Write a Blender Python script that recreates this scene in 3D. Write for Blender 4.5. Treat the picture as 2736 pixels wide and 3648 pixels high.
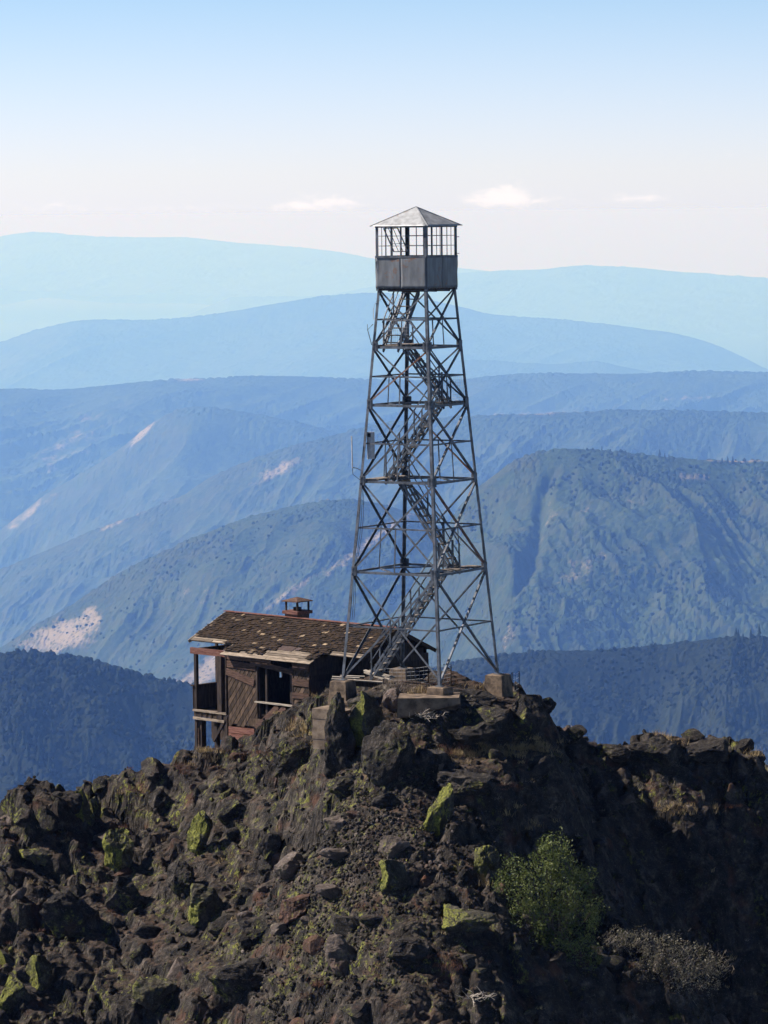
import bpy, bmesh, math, random
import numpy as np
from mathutils import Vector, Matrix

random.seed(7)
rng = np.random.default_rng(7)
R = math.radians
scene = bpy.context.scene
for o in list(bpy.data.objects):
    bpy.data.objects.remove(o)
C = scene.collection

# ------------------------------------------------------------------ camera
F = 13598.75                       # focal length in pixels of a 2736 x 3648 frame
CAM = np.array([-1.2677, -137.712, 16.8384])
PITCH, ROLL = .0785779, -.0105491
_cp, _sp = math.cos(PITCH), math.sin(PITCH)
FW = np.array([0, _cp, -_sp]); _r0 = np.array([1., 0, 0]); _u0 = np.array([0, _sp, _cp])
RT = _r0 * math.cos(ROLL) + _u0 * math.sin(ROLL)
UP = -_r0 * math.sin(ROLL) + _u0 * math.cos(ROLL)
cam_data = bpy.data.cameras.new('camera')
cam = bpy.data.objects.new('camera', cam_data); C.objects.link(cam)
m = Matrix.Identity(4)
for i in range(3):
    m[i][0] = RT[i]; m[i][1] = UP[i]; m[i][2] = -FW[i]; m[i][3] = CAM[i]
cam.matrix_world = m
cam_data.sensor_fit = 'VERTICAL'; cam_data.sensor_height = 36.0
cam_data.lens = F / 3648 * 36.0
cam_data.clip_start = 1.0; cam_data.clip_end = 200000.0
scene.camera = cam

# ------------------------------------------------------------------ light
SUN_EL, SUN_AZ = R(41), R(-76)     # azimuth measured clockwise from +Y
SUN = np.array([math.sin(SUN_AZ) * math.cos(SUN_EL), math.cos(SUN_AZ) * math.cos(SUN_EL), math.sin(SUN_EL)])
sd = bpy.data.lights.new('sun', 'SUN'); sd.energy = 5.0; sd.angle = R(.5); sd.color = (1, .9, .825)
sun = bpy.data.objects.new('sun', sd); C.objects.link(sun)
sun.rotation_euler = Vector(-SUN).to_track_quat('-Z', 'Y').to_euler()
EXPOSURE = 0.85
SKY_STRENGTH = 0.068
world = bpy.data.worlds.new('World'); scene.world = world; world.use_nodes = True
scene.view_settings.view_transform = 'Standard'; scene.view_settings.look = 'None'
scene.view_settings.exposure = EXPOSURE; scene.view_settings.gamma = 1
scene.view_settings.use_curve_mapping = False
scene.render.engine = 'CYCLES'
scene.cycles.max_bounces = 5; scene.cycles.diffuse_bounces = 2; scene.cycles.volume_bounces = 2
scene.cycles.use_denoising = True


class NT:
    """small helper round a node tree"""
    def __init__(s, t): s.t = t; t.nodes.clear()
    def n(s, typ, ins=None, **kw):
        nd = s.t.nodes.new(typ)
        for k, v in kw.items(): setattr(nd, k, v)
        for k, v in (ins or {}).items():
            if isinstance(v, bpy.types.NodeSocket): s.t.links.new(v, nd.inputs[k])
            else: nd.inputs[k].default_value = v
        return nd
    def math(s, op, a, b=0.0, c=0.0, clamp=False):
        nd = s.n('ShaderNodeMath', {0: a, 1: b, 2: c}, operation=op); nd.use_clamp = clamp
        return nd.outputs[0]
    def mix(s, f, a, b, mode='MIX'):
        nd = s.n('ShaderNodeMix', data_type='RGBA', blend_type=mode)
        for k, v in ((0, f), (6, a), (7, b)):
            if isinstance(v, bpy.types.NodeSocket): s.t.links.new(v, nd.inputs[k])
            else: nd.inputs[k].default_value = v if k == 0 else (v[0], v[1], v[2], 1)
        return nd.outputs[2]
    def ramp(s, f, stops, interp='LINEAR'):
        nd = s.n('ShaderNodeValToRGB', {0: f}); cr = nd.color_ramp; cr.interpolation = interp
        while len(cr.elements) < len(stops): cr.elements.new(.5)
        for e, (p, c) in zip(cr.elements, stops):
            e.position = p; e.color = (c, c, c, 1) if not hasattr(c, '__len__') else (c[0], c[1], c[2], 1)
        return nd.outputs[0]
    def noise(s, vec, scale, detail=4, rough=.55, dist=0.0):
        return s.n('ShaderNodeTexNoise', {'Vector': vec, 'Scale': scale, 'Detail': detail, 'Roughness': rough, 'Distortion': dist}).outputs[0]
    def sstep(s, x, a, b):
        nd = s.n('ShaderNodeMapRange', {0: x, 1: a, 2: b, 3: 0.0, 4: 1.0}, interpolation_type='SMOOTHSTEP')
        return nd.outputs[0]


def build_world():
    t = NT(world.node_tree)
    co = t.n('ShaderNodeTexCoord').outputs['Generated']
    nrm = t.n('ShaderNodeVectorMath', {0: co}, operation='NORMALIZE').outputs[0]
    sep = t.n('ShaderNodeSeparateXYZ', {0: nrm})
    x, y, z = sep.outputs
    sky = t.n('ShaderNodeTexSky', sky_type='NISHITA')
    sky.sun_disc = False; sky.sun_elevation = SUN_EL; sky.sun_rotation = SUN_AZ
    sky.altitude = 1500; sky.air_density = 1.0; sky.dust_density = 0.3; sky.ozone_density = 1.0
    # cool white balance, deeper with height; overhead darkened to weaken shadow fill
    col = t.mix(1.0, sky.outputs[0], t.mix(t.sstep(z, .011, .1), t.mix(t.sstep(z, -.002, .012), (.9, .965, 1.43), (.95, .97, 1.33)), t.mix(t.sstep(z, .05, .4), (.56, .8, 1.04), (.13, .19, .29))), 'MULTIPLY')
    # far low cumulus just above the horizon
    az = t.math('ARCTAN2', x, y)
    pz = t.math('MULTIPLY', z, 2.6)
    cv = t.n('ShaderNodeCombineXYZ', {0: az, 1: 3.1, 2: pz}).outputs[0]
    n1 = t.noise(cv, 210.0, 9, .66, .5)
    blobs = None
    for ca, cz, sa, sz, am in ((-.0225, .0018, .006, .0016, .9), (-.012, .0024, .009, .0023, 1.), (.0275, .003, .008, .0024, 1.), (.0335, .0043, .006, .003, 1.05), (.041, .0022, .009, .0014, .7),
                               (.0645, .0026, .006, .0016, .8), (.073, .003, .005, .0012, .6), (-.05, .0012, .02, .0013, .6), (-.085, .0022, .014, .0017, .5), (.17, .003, .03, .003, 1.), (-.2, .002, .04, .003, 1.)):
        da = t.math('DIVIDE', t.math('SUBTRACT', az, ca), sa); dz = t.math('DIVIDE', t.math('SUBTRACT', z, cz), sz)
        g = t.math('MULTIPLY', t.math('EXPONENT', t.math('MULTIPLY', t.math('ADD', t.math('MULTIPLY', da, da), t.math('MULTIPLY', dz, dz)), -1.0)), am)
        blobs = g if blobs is None else t.math('ADD', blobs, g)
    cl = t.sstep(t.math('ADD', t.math('MULTIPLY', blobs, .52), t.math('MULTIPLY', t.math('SUBTRACT', n1, .5), 1.5)), .14, .8)
    cloud = t.mix(1.0, col, (1.25, 1.16, 1.1), 'MULTIPLY')
    col = t.mix(t.math('MULTIPLY', cl, .95), col, cloud)
    bg = t.n('ShaderNodeBackground', {'Color': col, 'Strength': SKY_STRENGTH})
    out = t.n('ShaderNodeOutputWorld'); t.t.links.new(bg.outputs[0], out.inputs[0])


build_world()


# ------------------------------------------------------------------ helpers
def ray(dx, dy):
    """ray through a point of the photograph shown 1659 wide"""
    px, py = dx * 2736 / 1659, dy * 2736 / 1659
    return FW + RT * (px - 1368) / F - UP * (py - 1824) / F


def at(dx, dy, Y):
    r = ray(dx, dy)
    return CAM + r * ((Y - CAM[1]) / r[1])


def tag(o, label=None, cat=None, group=None, kind=None):
    if label: o['label'] = label
    if cat: o['category'] = cat
    if group: o['group'] = group
    if kind: o['kind'] = kind
    return o


def empty(name, loc=(0, 0, 0), rz=0):
    o = bpy.data.objects.new(name, None); C.objects.link(o)
    o.location = loc; o.rotation_euler = (0, 0, rz); o.empty_display_size = .3
    return o


def link_mesh(name, me, mat, parent=None):
    if mat and not me.materials: me.materials.append(mat)
    o = bpy.data.objects.new(name, me); C.objects.link(o)
    if parent: o.parent = parent
    return o


def mesh_np(name, v, f, smooth=False):
    """fast mesh from a vertex array and an (n,3|4) face array"""
    v = np.asarray(v, np.float32); f = np.asarray(f, np.int32)
    me = bpy.data.meshes.new(name)
    me.vertices.add(len(v)); me.vertices.foreach_set('co', v.ravel())
    k = f.shape[1]
    me.loops.add(f.size); me.loops.foreach_set('vertex_index', f.ravel())
    me.polygons.add(len(f)); me.polygons.foreach_set('loop_start', np.arange(0, f.size, k, dtype=np.int32))
    me.polygons.foreach_set('use_smooth', np.full(len(f), smooth))
    me.update(calc_edges=True)
    return me


def grid_faces(ny, nx):
    i = np.arange((ny - 1) * nx).reshape(ny - 1, nx)[:, :-1]
    return np.stack([i, i + 1, i + nx + 1, i + nx], -1).reshape(-1, 4)


class MB:
    """collects simple solids and links them as ONE mesh object"""
    def __init__(s): s.v = []; s.f = []
    def add(s, vs, fs):
        b = len(s.v); s.v += [tuple(map(float, p)) for p in vs]; s.f += [tuple(b + i for i in f) for f in fs]
        return s
    def box(s, lo, hi):
        x0, y0, z0 = lo; x1, y1, z1 = hi
        return s.add([(x0, y0, z0), (x1, y0, z0), (x1, y1, z0), (x0, y1, z0), (x0, y0, z1), (x1, y0, z1), (x1, y1, z1), (x0, y1, z1)],
                     [(0, 3, 2, 1), (4, 5, 6, 7), (0, 1, 5, 4), (1, 2, 6, 5), (2, 3, 7, 6), (3, 0, 4, 7)])
    def bar(s, p0, p1, w, h, side=(0, 0, 1)):
        """rectangular bar p0-p1, h along 'side' made square to the bar, w across"""
        p0 = Vector(p0); p1 = Vector(p1); d = (p1 - p0).normalized(); u = Vector(side)
        u = (u - d * u.dot(d))
        if u.length < 1e-4: u = Vector((1, 0, 0)) - d * d.x
        u.normalize(); a = d.cross(u).normalized()
        vs = []
        for p in (p0, p1):
            for i, j in ((-1, -1), (1, -1), (1, 1), (-1, 1)): vs.append(p + a * i * w / 2 + u * j * h / 2)
        return s.add(vs, [(0, 1, 2, 3), (7, 6, 5, 4), (0, 4, 5, 1), (1, 5, 6, 2), (2, 6, 7, 3), (3, 7, 4, 0)])
    def angle(s, p0, p1, a, b, w, t=.012):
        """steel angle from p0 to p1: two flanges of width w along a and b"""
        a = Vector(a).normalized(); b = Vector(b).normalized(); p0 = Vector(p0); p1 = Vector(p1)
        pr = [(0, 0), (w, 0), (w, t), (t, t), (t, w), (0, w)]
        vs = [p + a * x + b * y for p in (p0, p1) for x, y in pr]
        fs = [(i, (i + 1) % 6, 6 + (i + 1) % 6, 6 + i) for i in range(6)] + [(5, 4, 3, 0), (3, 2, 1, 0), (6, 9, 10, 11), (6, 7, 8, 9)]
        return s.add(vs, fs)
    def tube(s, pts, r, n=5):
        pts = [Vector(p) for p in pts]; base = len(s.v); rr = r if hasattr(r, '__len__') else [r] * len(pts)
        for i, p in enumerate(pts):
            d = (pts[min(i + 1, len(pts) - 1)] - pts[max(i - 1, 0)]).normalized()
            u = d.orthogonal().normalized() if abs(d.z) > .95 else d.cross(Vector((0, 0, 1))).normalized()
            w = d.cross(u)
            for k in range(n):
                an = 2 * math.pi * k / n; s.v.append(tuple(p + (u * math.cos(an) + w * math.sin(an)) * rr[i]))
        for i in range(len(pts) - 1):
            for k in range(n):
                a = base + i * n + k; b = base + i * n + (k + 1) % n; s.f.append((a, b, b + n, a + n))
        s.f.append(tuple(base + k for k in range(n))[::-1]); s.f.append(tuple(base + (len(pts) - 1) * n + k for k in range(n)))
        return s
    def build(s, name, mat, parent=None):
        me = bpy.data.meshes.new(name); me.from_pydata(s.v, [], s.f); me.update()
        return link_mesh(name, me, mat, parent)


def hsh(ix, iy, iz, seed):
    with np.errstate(over='ignore'):
        n = (ix.astype(np.int64).astype(np.uint32) * np.uint32(374761393) + iy.astype(np.int64).astype(np.uint32) * np.uint32(668265263)
             + iz.astype(np.int64).astype(np.uint32) * np.uint32(2147483647) + np.uint32((seed * 974634777) & 0xffffffff))
        n = (n ^ (n >> np.uint32(13))) * np.uint32(1274126177)
        n = (n ^ (n >> np.uint32(15))) * np.uint32(2246822519)
        n = n ^ (n >> np.uint32(16))
    return n.astype(np.float64) / 4294967296.0


def vn2(x, y, seed):
    ix, iy = np.floor(x), np.floor(y); fx, fy = x - ix, y - iy
    ux = fx * fx * fx * (fx * (fx * 6 - 15) + 10); uy = fy * fy * fy * (fy * (fy * 6 - 15) + 10)
    z = np.zeros_like(ix)
    a = hsh(ix, iy, z, seed); b = hsh(ix + 1, iy, z, seed); c = hsh(ix, iy + 1, z, seed); d = hsh(ix + 1, iy + 1, z, seed)
    return (a + (b - a) * ux) * (1 - uy) + (c + (d - c) * ux) * uy


def fbm2(x, y, seed, octv=4, gain=.5):
    s = 0; a = 1; t = 0
    for k in range(octv):
        s = s + a * (vn2(x * 2 ** k + 17.3 * k, y * 2 ** k - 9.1 * k, seed + k) * 2 - 1); t += a; a *= gain
    return s / t


def ridged2(x, y, seed, octv=4, gain=.5):
    s = 0; a = 1; t = 0
    for k in range(octv):
        s = s + a * (1 - np.abs(vn2(x * 2 ** k + 7.7 * k, y * 2 ** k + 3.3 * k, seed + k) * 2 - 1)); t += a; a *= gain
    return s / t


def vn3(p, seed):
    i = np.floor(p); f = p - i; u = f * f * (3 - 2 * f); r = 0
    for dx in (0, 1):
        for dy in (0, 1):
            for dz in (0, 1):
                w = (u[:, 0] if dx else 1 - u[:, 0]) * (u[:, 1] if dy else 1 - u[:, 1]) * (u[:, 2] if dz else 1 - u[:, 2])
                r = r + w * hsh(i[:, 0] + dx, i[:, 1] + dy, i[:, 2] + dz, seed)
    return r


def fbm3(p, seed, octv=4, gain=.5):
    s = 0; a = 1; t = 0
    for k in range(octv):
        s = s + a * (vn3(p * 2 ** k + 5.2 * k, seed + k) * 2 - 1); t += a; a *= gain
    return s / t


def voro(x, y, seed):
    """F1, F2, the offset to the nearest point and three random numbers of its cell"""
    ix, iy = np.floor(x), np.floor(y); z = np.zeros_like(ix)
    f1 = np.full(x.shape, 9.); f2 = np.full(x.shape, 9.); bx = np.zeros_like(x); by = np.zeros_like(x); ci = np.zeros_like(x); cj = np.zeros_like(x)
    for dx in (-1, 0, 1):
        for dy in (-1, 0, 1):
            a, b = ix + dx, iy + dy
            px = a + hsh(a, b, z, seed) - x; py = b + hsh(a, b, z, seed + 51) - y
            d = np.sqrt(px * px + py * py); nb = d < f1
            f2 = np.where(nb, f1, np.minimum(f2, d)); f1 = np.where(nb, d, f1)
            bx = np.where(nb, -px, bx); by = np.where(nb, -py, by); ci = np.where(nb, a, ci); cj = np.where(nb, b, cj)
    return f1, f2, bx, by, hsh(ci, cj, z, seed + 101), hsh(ci, cj, z, seed + 102), hsh(ci, cj, z, seed + 103)


def smooth01(x, a, b):
    t = np.clip((x - a) / (b - a), 0, 1); return t * t * (3 - 2 * t)


# ------------------------------------------------------------------ materials
def mat_new(name):
    mt = bpy.data.materials.new(name); mt.use_nodes = True
    return mt, NT(mt.node_tree)


def finish(t, color, rough=.9, bump=None, dist=.02, strength=.6, metallic=0.0, spec=.3, **kw):
    b = t.n('ShaderNodeBsdfPrincipled')
    for k, v in (('Base Color', color), ('Roughness', rough), ('Metallic', metallic), ('Specular IOR Level', spec)):
        if isinstance(v, bpy.types.NodeSocket): t.t.links.new(v, b.inputs[k])
        else: b.inputs[k].default_value = (v[0], v[1], v[2], 1) if k == 'Base Color' else v
    for k, v in kw.items(): b.inputs[k].default_value = v
    if bump is not None:
        bp = t.n('ShaderNodeBump', {'Height': bump, 'Distance': dist, 'Strength': strength})
        t.t.links.new(bp.outputs[0], b.inputs['Normal'])
    o = t.n('ShaderNodeOutputMaterial'); t.t.links.new(b.outputs[0], o.inputs[0])


def rock_material(name, dark, light, lichen=.3, rust=.2, soil=0.0):
    mt, t = mat_new(name)
    co = t.n('ShaderNodeTexCoord').outputs['Object']
    geo = t.n('ShaderNodeNewGeometry'); N = geo.outputs['Normal']
    rnd = t.n('ShaderNodeObjectInfo').outputs['Random']
    off = t.n('ShaderNodeVectorMath', {0: co, 1: t.n('ShaderNodeCombineXYZ', {0: t.math('MULTIPLY', rnd, 37.0), 1: t.math('MULTIPLY', rnd, 11.0), 2: 0.0}).outputs[0]}, operation='ADD').outputs[0]
    n1 = t.noise(off, 1.7, 8, .68, .4); n2 = t.noise(off, 9.0, 6, .7); n3 = t.noise(off, .55, 3)
    col = t.mix(t.ramp(n1, [(.36, 0.), (.52, .28), (.66, 1.)]), dark, light)
    col = t.mix(t.ramp(n2, [(.38, 0.), (.6, .55)]), col, [c * .35 for c in dark])
    # pale crustose specks
    n4 = t.noise(off, 22.0, 3, .6)
    col = t.mix(t.math('MULTIPLY', t.sstep(n4, .6, .68), .5), col, (.2, .19, .165))
    # rust stain
    rs = t.math('MULTIPLY', t.sstep(t.noise(off, .9, 4, .6), .55, .72), rust, clamp=True)
    col = t.mix(rs, col, (.13, .052, .026))
    if soil > 0:
        up = t.n('ShaderNodeSeparateXYZ', {0: N}).outputs[2]
        sm = t.math('MULTIPLY', t.sstep(up, .68, .9), t.sstep(t.noise(off, .7, 4), .35, .6))
        sc = t.mix(t.sstep(t.noise(off, 6.0, 5, .7), .35, .65), (.02, .013, .0095), (.09, .06, .04))
        col = t.mix(t.math('MULTIPLY', sm, soil), col, sc)
    # lichen keeps to the steep, weather side of the stone
    dt = t.n('ShaderNodeVectorMath', {0: N, 1: (-.82, -.5, .05)}, operation='DOT_PRODUCT').outputs['Value']
    zone = t.sstep(n3, .47 - max(0, lichen - .35) * .5, .6 - max(0, lichen - .35) * .4)
    lm = t.math('MULTIPLY', t.math('MULTIPLY', t.sstep(dt, .25, .75), zone), t.sstep(t.noise(off, 5.0, 6, .75), .62 - lichen * .4, .72 - lichen * .4), clamp=True)
    lc = t.mix(t.sstep(t.noise(off, 14.0, 4, .7), .35, .65), (.07, .08, .016), (.2, .205, .04))
    col = t.mix(lm, col, lc)
    h = t.math('ADD', t.math('MULTIPLY', t.noise(off, 4.0, 10, .72, .5), 1.0), t.math('MULTIPLY', n2, .35))
    finish(t, col, .92, h, .12, .8, spec=.25)
    return mt


M = {}
M['ground'] = rock_material('rocky ground', (.0045, .004, .0036), (.13, .107, .086), .3, .4, .8)
M['rock_dark'] = rock_material('dark rock', (.0045, .004, .0038), (.1, .085, .071), .34, .15)
M['rock_lichen'] = rock_material('lichen rock', (.025, .023, .016), (.15, .135, .1), .66, .1)
M['rock_yellow'] = rock_material('yellow lichen rock', (.03, .028, .016), (.16, .15, .1), 1.0, .05)
M['rock_pale'] = rock_material('pale rock', (.09, .07, .058), (.24, .2, .175), .3, .3)
M['rock_orange'] = rock_material('rusty rock', (.06, .035, .026), (.19, .1, .065), .2, .9)


def simple(name, c0, c1, scale, rough=.85, stretch=None, bump=.3, dist=.01, metallic=0., detail=6, lo=.35, hi=.65, spec=.3, rnd=0.0):
    mt, t = mat_new(name)
    co = t.n('ShaderNodeTexCoord').outputs['Object']
    if stretch: co = t.n('ShaderNodeMapping', {'Vector': co, 'Scale': stretch}).outputs[0]
    r = t.n('ShaderNodeObjectInfo').outputs['Random']
    co = t.n('ShaderNodeVectorMath', {0: co, 1: t.n('ShaderNodeCombineXYZ', {0: t.math('MULTIPLY', r, 50.), 1: 0., 2: 0.}).outputs[0]}, operation='ADD').outputs[0]
    n = t.noise(co, scale, detail, .65)
    col = t.mix(t.sstep(n, lo, hi), c0, c1)
    if rnd: col = t.mix(1.0, col, t.ramp(r, [(0., 1 - rnd), (1., 1 + rnd)]), 'MULTIPLY')
    finish(t, col, rough, n, dist, bump, metallic, spec)
    return mt


def steel_material():
    mt, t = mat_new('galvanised steel')
    co = t.n('ShaderNodeTexCoord').outputs['Object']
    n = t.noise(co, 3.0, 6, .65)
    col = t.mix(t.sstep(n, .35, .65), (.05, .059, .072), (.13, .148, .175))
    rs = t.math('MULTIPLY', t.sstep(t.noise(co, 1.3, 7, .7), .58, .68), t.sstep(t.noise(co, .35, 2), .45, .65))
    col = t.mix(rs, col, (.16, .07, .04))
    finish(t, col, .55, n, .004, .2, .2, .35)
    return mt


def sheet_material(name, base, rust):
    mt, t = mat_new(name)
    co = t.n('ShaderNodeTexCoord').outputs['Object']
    st = t.n('ShaderNodeMapping', {'Vector': co, 'Scale': (3., 3., .8)}).outputs[0]
    n = t.noise(st, 1.6, 6, .6)
    col = t.mix(t.sstep(n, .3, .7), [c * .72 for c in base], [c * 1.15 for c in base])
    rs = t.math('MULTIPLY', t.sstep(t.noise(co, 2.4, 8, .72, .6), .55, .66), rust)
    col = t.mix(rs, col, (.2, .1, .055))
    finish(t, col, .5, t.noise(co, 5., 3), .01, .25, .15, .4)
    return mt


M['steel'] = steel_material()
M['rusty'] = simple('rusty steel', (.14, .06, .035), (.26, .2, .18), 3., .7, metallic=.2)
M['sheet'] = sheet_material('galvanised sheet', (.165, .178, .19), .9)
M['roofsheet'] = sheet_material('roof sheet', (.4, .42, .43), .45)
M['tread'] = simple('weathered tread plank', (.1, .085, .07), (.3, .26, .22), 5., .9)
M['roofplank'] = simple('bare roof board', (.1, .077, .055), (.29, .24, .185), 4., .9, (.6, 6., 6.), rnd=.35)
M['plank'] = simple('bleached plank', (.22, .19, .155), (.48, .43, .36), 4., .9, (.6, 6., 6.), rnd=.25)
M['sheathing'] = simple('weathered sheathing', (.028, .018, .012), (.1, .066, .043), 3., .9, (3., 3., .6), rnd=.5)
M['siding'] = simple('peeling brown siding', (.035, .017, .012), (.135, .08, .056), 6., .9, (.5, 4., 7.), rnd=.25)
M['redboard'] = simple('faded red board', (.09, .03, .022), (.2, .1, .075), 6., .9, (.6, 4., 7.), rnd=.2)
M['darkwood'] = simple('dark timber', (.018, .013, .011), (.055, .038, .03), 4., .9, (3., 3., .6), rnd=.2)
M['shingle'] = simple('old shingle', (.008, .0045, .0025), (.034, .02, .01), 5., .95, rnd=.6)
M['shingle_pale'] = simple('bleached shingle', (.12, .085, .055), (.33, .25, .16), 5., .95, rnd=.4)
M['tarpaper'] = simple('old roofing felt', (.05, .034, .03), (.085, .06, .055), 3., .95)
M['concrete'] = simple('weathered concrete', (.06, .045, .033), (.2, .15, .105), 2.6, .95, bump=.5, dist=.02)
M['concrete_pale'] = simple('sunlit weathered concrete', (.12, .09, .066), (.26, .205, .15), 2.6, .95, bump=.5, dist=.02)  # lit copy of the concrete: sunshine put into a paler colour
M['cable'] = simple('black cable', (.012, .013, .015), (.03, .03, .035), 2., .6)
M['whitemetal'] = simple('pale metal', (.42, .44, .46), (.58, .6, .62), 6., .5)
M['straw'] = simple('straw', (.2, .14, .07), (.42, .33, .17), 1.5, .9)
M['rustbrush'] = simple('dry red brush', (.075, .034, .022), (.2, .1, .06), 1.5, .9)
M['greybrush'] = simple('dry grey brush', (.12, .1, .08), (.3, .26, .21), 1.5, .9)
M['greengrass'] = simple('green weeds', (.04, .06, .015), (.12, .15, .04), 1.5, .9)
M['bark'] = simple('shrub bark', (.05, .04, .03), (.12, .1, .08), 6., .9)


def leaf_material(name, c0, c1, scale=1.2, trans=.25, gloss=(.5, .4)):
    mt, t = mat_new(name)
    co = t.n('ShaderNodeTexCoord').outputs['Object']
    col = t.mix(t.sstep(t.noise(co, scale, 5, .7), .35, .65), c0, c1)
    d = t.n('ShaderNodeBsdfPrincipled', {'Base Color': col, 'Roughness': gloss[0], 'Specular IOR Level': gloss[1]})
    tr = t.n('ShaderNodeBsdfTranslucent', {'Color': col})
    mx = t.n('ShaderNodeMixShader', {0: trans, 1: d.outputs[0], 2: tr.outputs[0]})
    o = t.n('ShaderNodeOutputMaterial'); t.t.links.new(mx.outputs[0], o.inputs[0])
    return mt


M['leaf'] = leaf_material('shrub leaf', (.035, .055, .01), (.165, .195, .055), 1.6, .25, (.6, .25))
M['greyleaf'] = leaf_material('dry shrub leaf', (.08, .075, .04), (.22, .2, .14))
M['oak'] = leaf_material('oak crown', (.01, .017, .007), (.026, .034, .015), .02, .0, (.95, .05))
M['needle'] = leaf_material('conifer needle', (.012, .02, .01), (.03, .042, .022), .02, .0, (.95, .05))


def hill_material(name, g0, g1, bare, cell, spot=.5, grass=.6):  # grass: how strongly the sunward slopes are painted paler
    mt, t = mat_new(name)
    co = t.n('ShaderNodeTexCoord').outputs['Object']
    big = t.noise(co, .0035, 5, .6)
    col = t.mix(t.sstep(big, .4, .62), g0, g1)
    v = t.n('ShaderNodeTexVoronoi', {'Vector': co, 'Scale': 1.0 / cell}).outputs['Distance']
    n = t.noise(co, 1.2 / cell, 5, .7)
    col = t.mix(t.math('MULTIPLY', t.sstep(t.math('ADD', v, t.math('MULTIPLY', n, .4)), .55, .95), spot), col, [c * 1.7 + .006 for c in g1])
    # light and shade painted in: dry grass tan sunward, dark wood and scrub away
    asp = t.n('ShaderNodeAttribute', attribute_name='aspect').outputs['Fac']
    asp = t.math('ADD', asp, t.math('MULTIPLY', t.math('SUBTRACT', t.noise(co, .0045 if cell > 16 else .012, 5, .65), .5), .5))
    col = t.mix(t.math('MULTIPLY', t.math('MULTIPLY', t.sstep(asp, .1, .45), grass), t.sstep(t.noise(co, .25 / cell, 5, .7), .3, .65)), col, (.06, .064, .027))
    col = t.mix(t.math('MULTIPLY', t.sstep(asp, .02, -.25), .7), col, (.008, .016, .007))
    a = t.n('ShaderNodeAttribute', attribute_name='bare').outputs['Fac']
    bm_ = t.sstep(t.math('ADD', a, t.math('MULTIPLY', t.math('SUBTRACT', t.noise(t.n('ShaderNodeMapping', {'Vector': co, 'Rotation': (0, 0, .5), 'Scale': (1., .45, 1.)}).outputs[0], .35 / cell, 9, .72), .5), 2.0)), .35, .8)
    bm_ = t.math('MULTIPLY', bm_, t.math('SUBTRACT', 1.0, t.math('MULTIPLY', t.sstep(t.math('ADD', v, t.math('MULTIPLY', n, .5)), .62, .5), .8)))
    col = t.mix(bm_, col, bare)
    finish(t, col, .95, spec=.1)
    return mt

# ------------------------------------------------------------------ the rocky summit
CP = np.array([
    (-15.98, 6, -5.6), (-13.45, 7.5, -5.2), (-12.33, 8, -4.9), (-10.87, 9, -4.45), (-8.81, 11, -4.45), (-15.7, 3, -6.95), (-15.34, -1, -8.82),
    (-14.89, -6, -11.35), (-12.19, 2, -7.69), (-11.92, -2, -9.5), (-11.65, -6, -11.4), (-8.89, 5, -5.6), (-8.66, 0, -7.4), (-8.48, -4, -9.16),
    (-8.3, -8, -11.), (-6., 3, -3.6), (-5.25, 0, -4.85), (-5.14, -5, -6.5), (-5.05, -9, -8.2), (-5, -12, -10.2), (-3.7, -2, -3.4), (-2.17, -6.5, -3.7),
    (-1.86, -9, -5.06), (-1.87, -12, -6.9), (-1.89, -15.5, -9.45), (.76, -5.5, -2.45), (.72, -6.5, -3.4), (1.3, -9, -5.), (1.85, -11.5, -6.4), (2.4, -13.5, -7.9),
    (2.47, -15.5, -9.5), (1.5, -4.3, -2.2), (1.5, -5.7, -2.5), (3.05, -3.9, -2.15), (3.1, -5.3, -2.45), (4.5, -3.2, -2.1), (4.6, -4.5, -2.4), (1.6, -3.5, -1.1), (3.1, -3.1, -1.15), (4.3, -2.3, -1.3), (5.4, 0, -3.6), (5.7, -1.5, -4.3), (6.39, 3, -3.6), (7.48, 4, -3.3), (8.94, 5, -2.95), (10.34, 5, -3.),
    (13.1, 5, -3.9), (7.6, 3, -4.6), (8.73, 2.3, -5.7), (9.74, 2, -6.), (12.85, 2.5, -6.3), (9.3, -3, -12.3), (12.6, 0, -13), (4.6, -8, -7.6), (4.5, -11.5, -7.7),
    (6.3, -9.5, -8.8), (8.3, -10, -9.4), (10.5, -9.5, -12.5), (5.2, -13.5, -11.), (4.9, -5.3, -4.4), (6.2, -2.5, -5.6), (7.5, 0, -7.2),
    (-2.9, -.7, -1.05), (-.66, 2.87, -.5), (2.87, .66, -.8), (3.5, .2, -.9), (.66, -2.6, -.42), (4.2, 0, -1.), (4.6, -1.2, -1.3), (1, 1, -.6), (2.6, -1.3, -.9), (3.6, -1.3, -1.05), (-.9, -2.6, -.85),
    (-7.4, 9.3, -3.8), (-4.1, 6.1, -1.5), (.39, 7.65, -1.1), (-2, 8, -1.3), (-3.5, -1.9, -2.3), (.2, -3.9, -1.), (2.2, -2.6, -.9), (-1.6, 3.5, -.8),
    (-14, 15, -11), (-8, 19, -9), (0, 14, -4.5), (6, 9, -6.5), (10, 10, -7.5), (14, 10, -9), (-19, 10, -10), (-2, 22, -13), (8, 18, -15), (-20, 2, -9), (-20, -8, -14),
    (-15, -16, -17.5), (-5, -22, -16.5), (2, -24, -17), (8, -14, -16), (14, -8, -20), (14, -20, -25), (18, 4, -9), (-22, -20, -22), (18, -24, -32), (19, 18, -18), (-22, 18, -15)], float)


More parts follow.
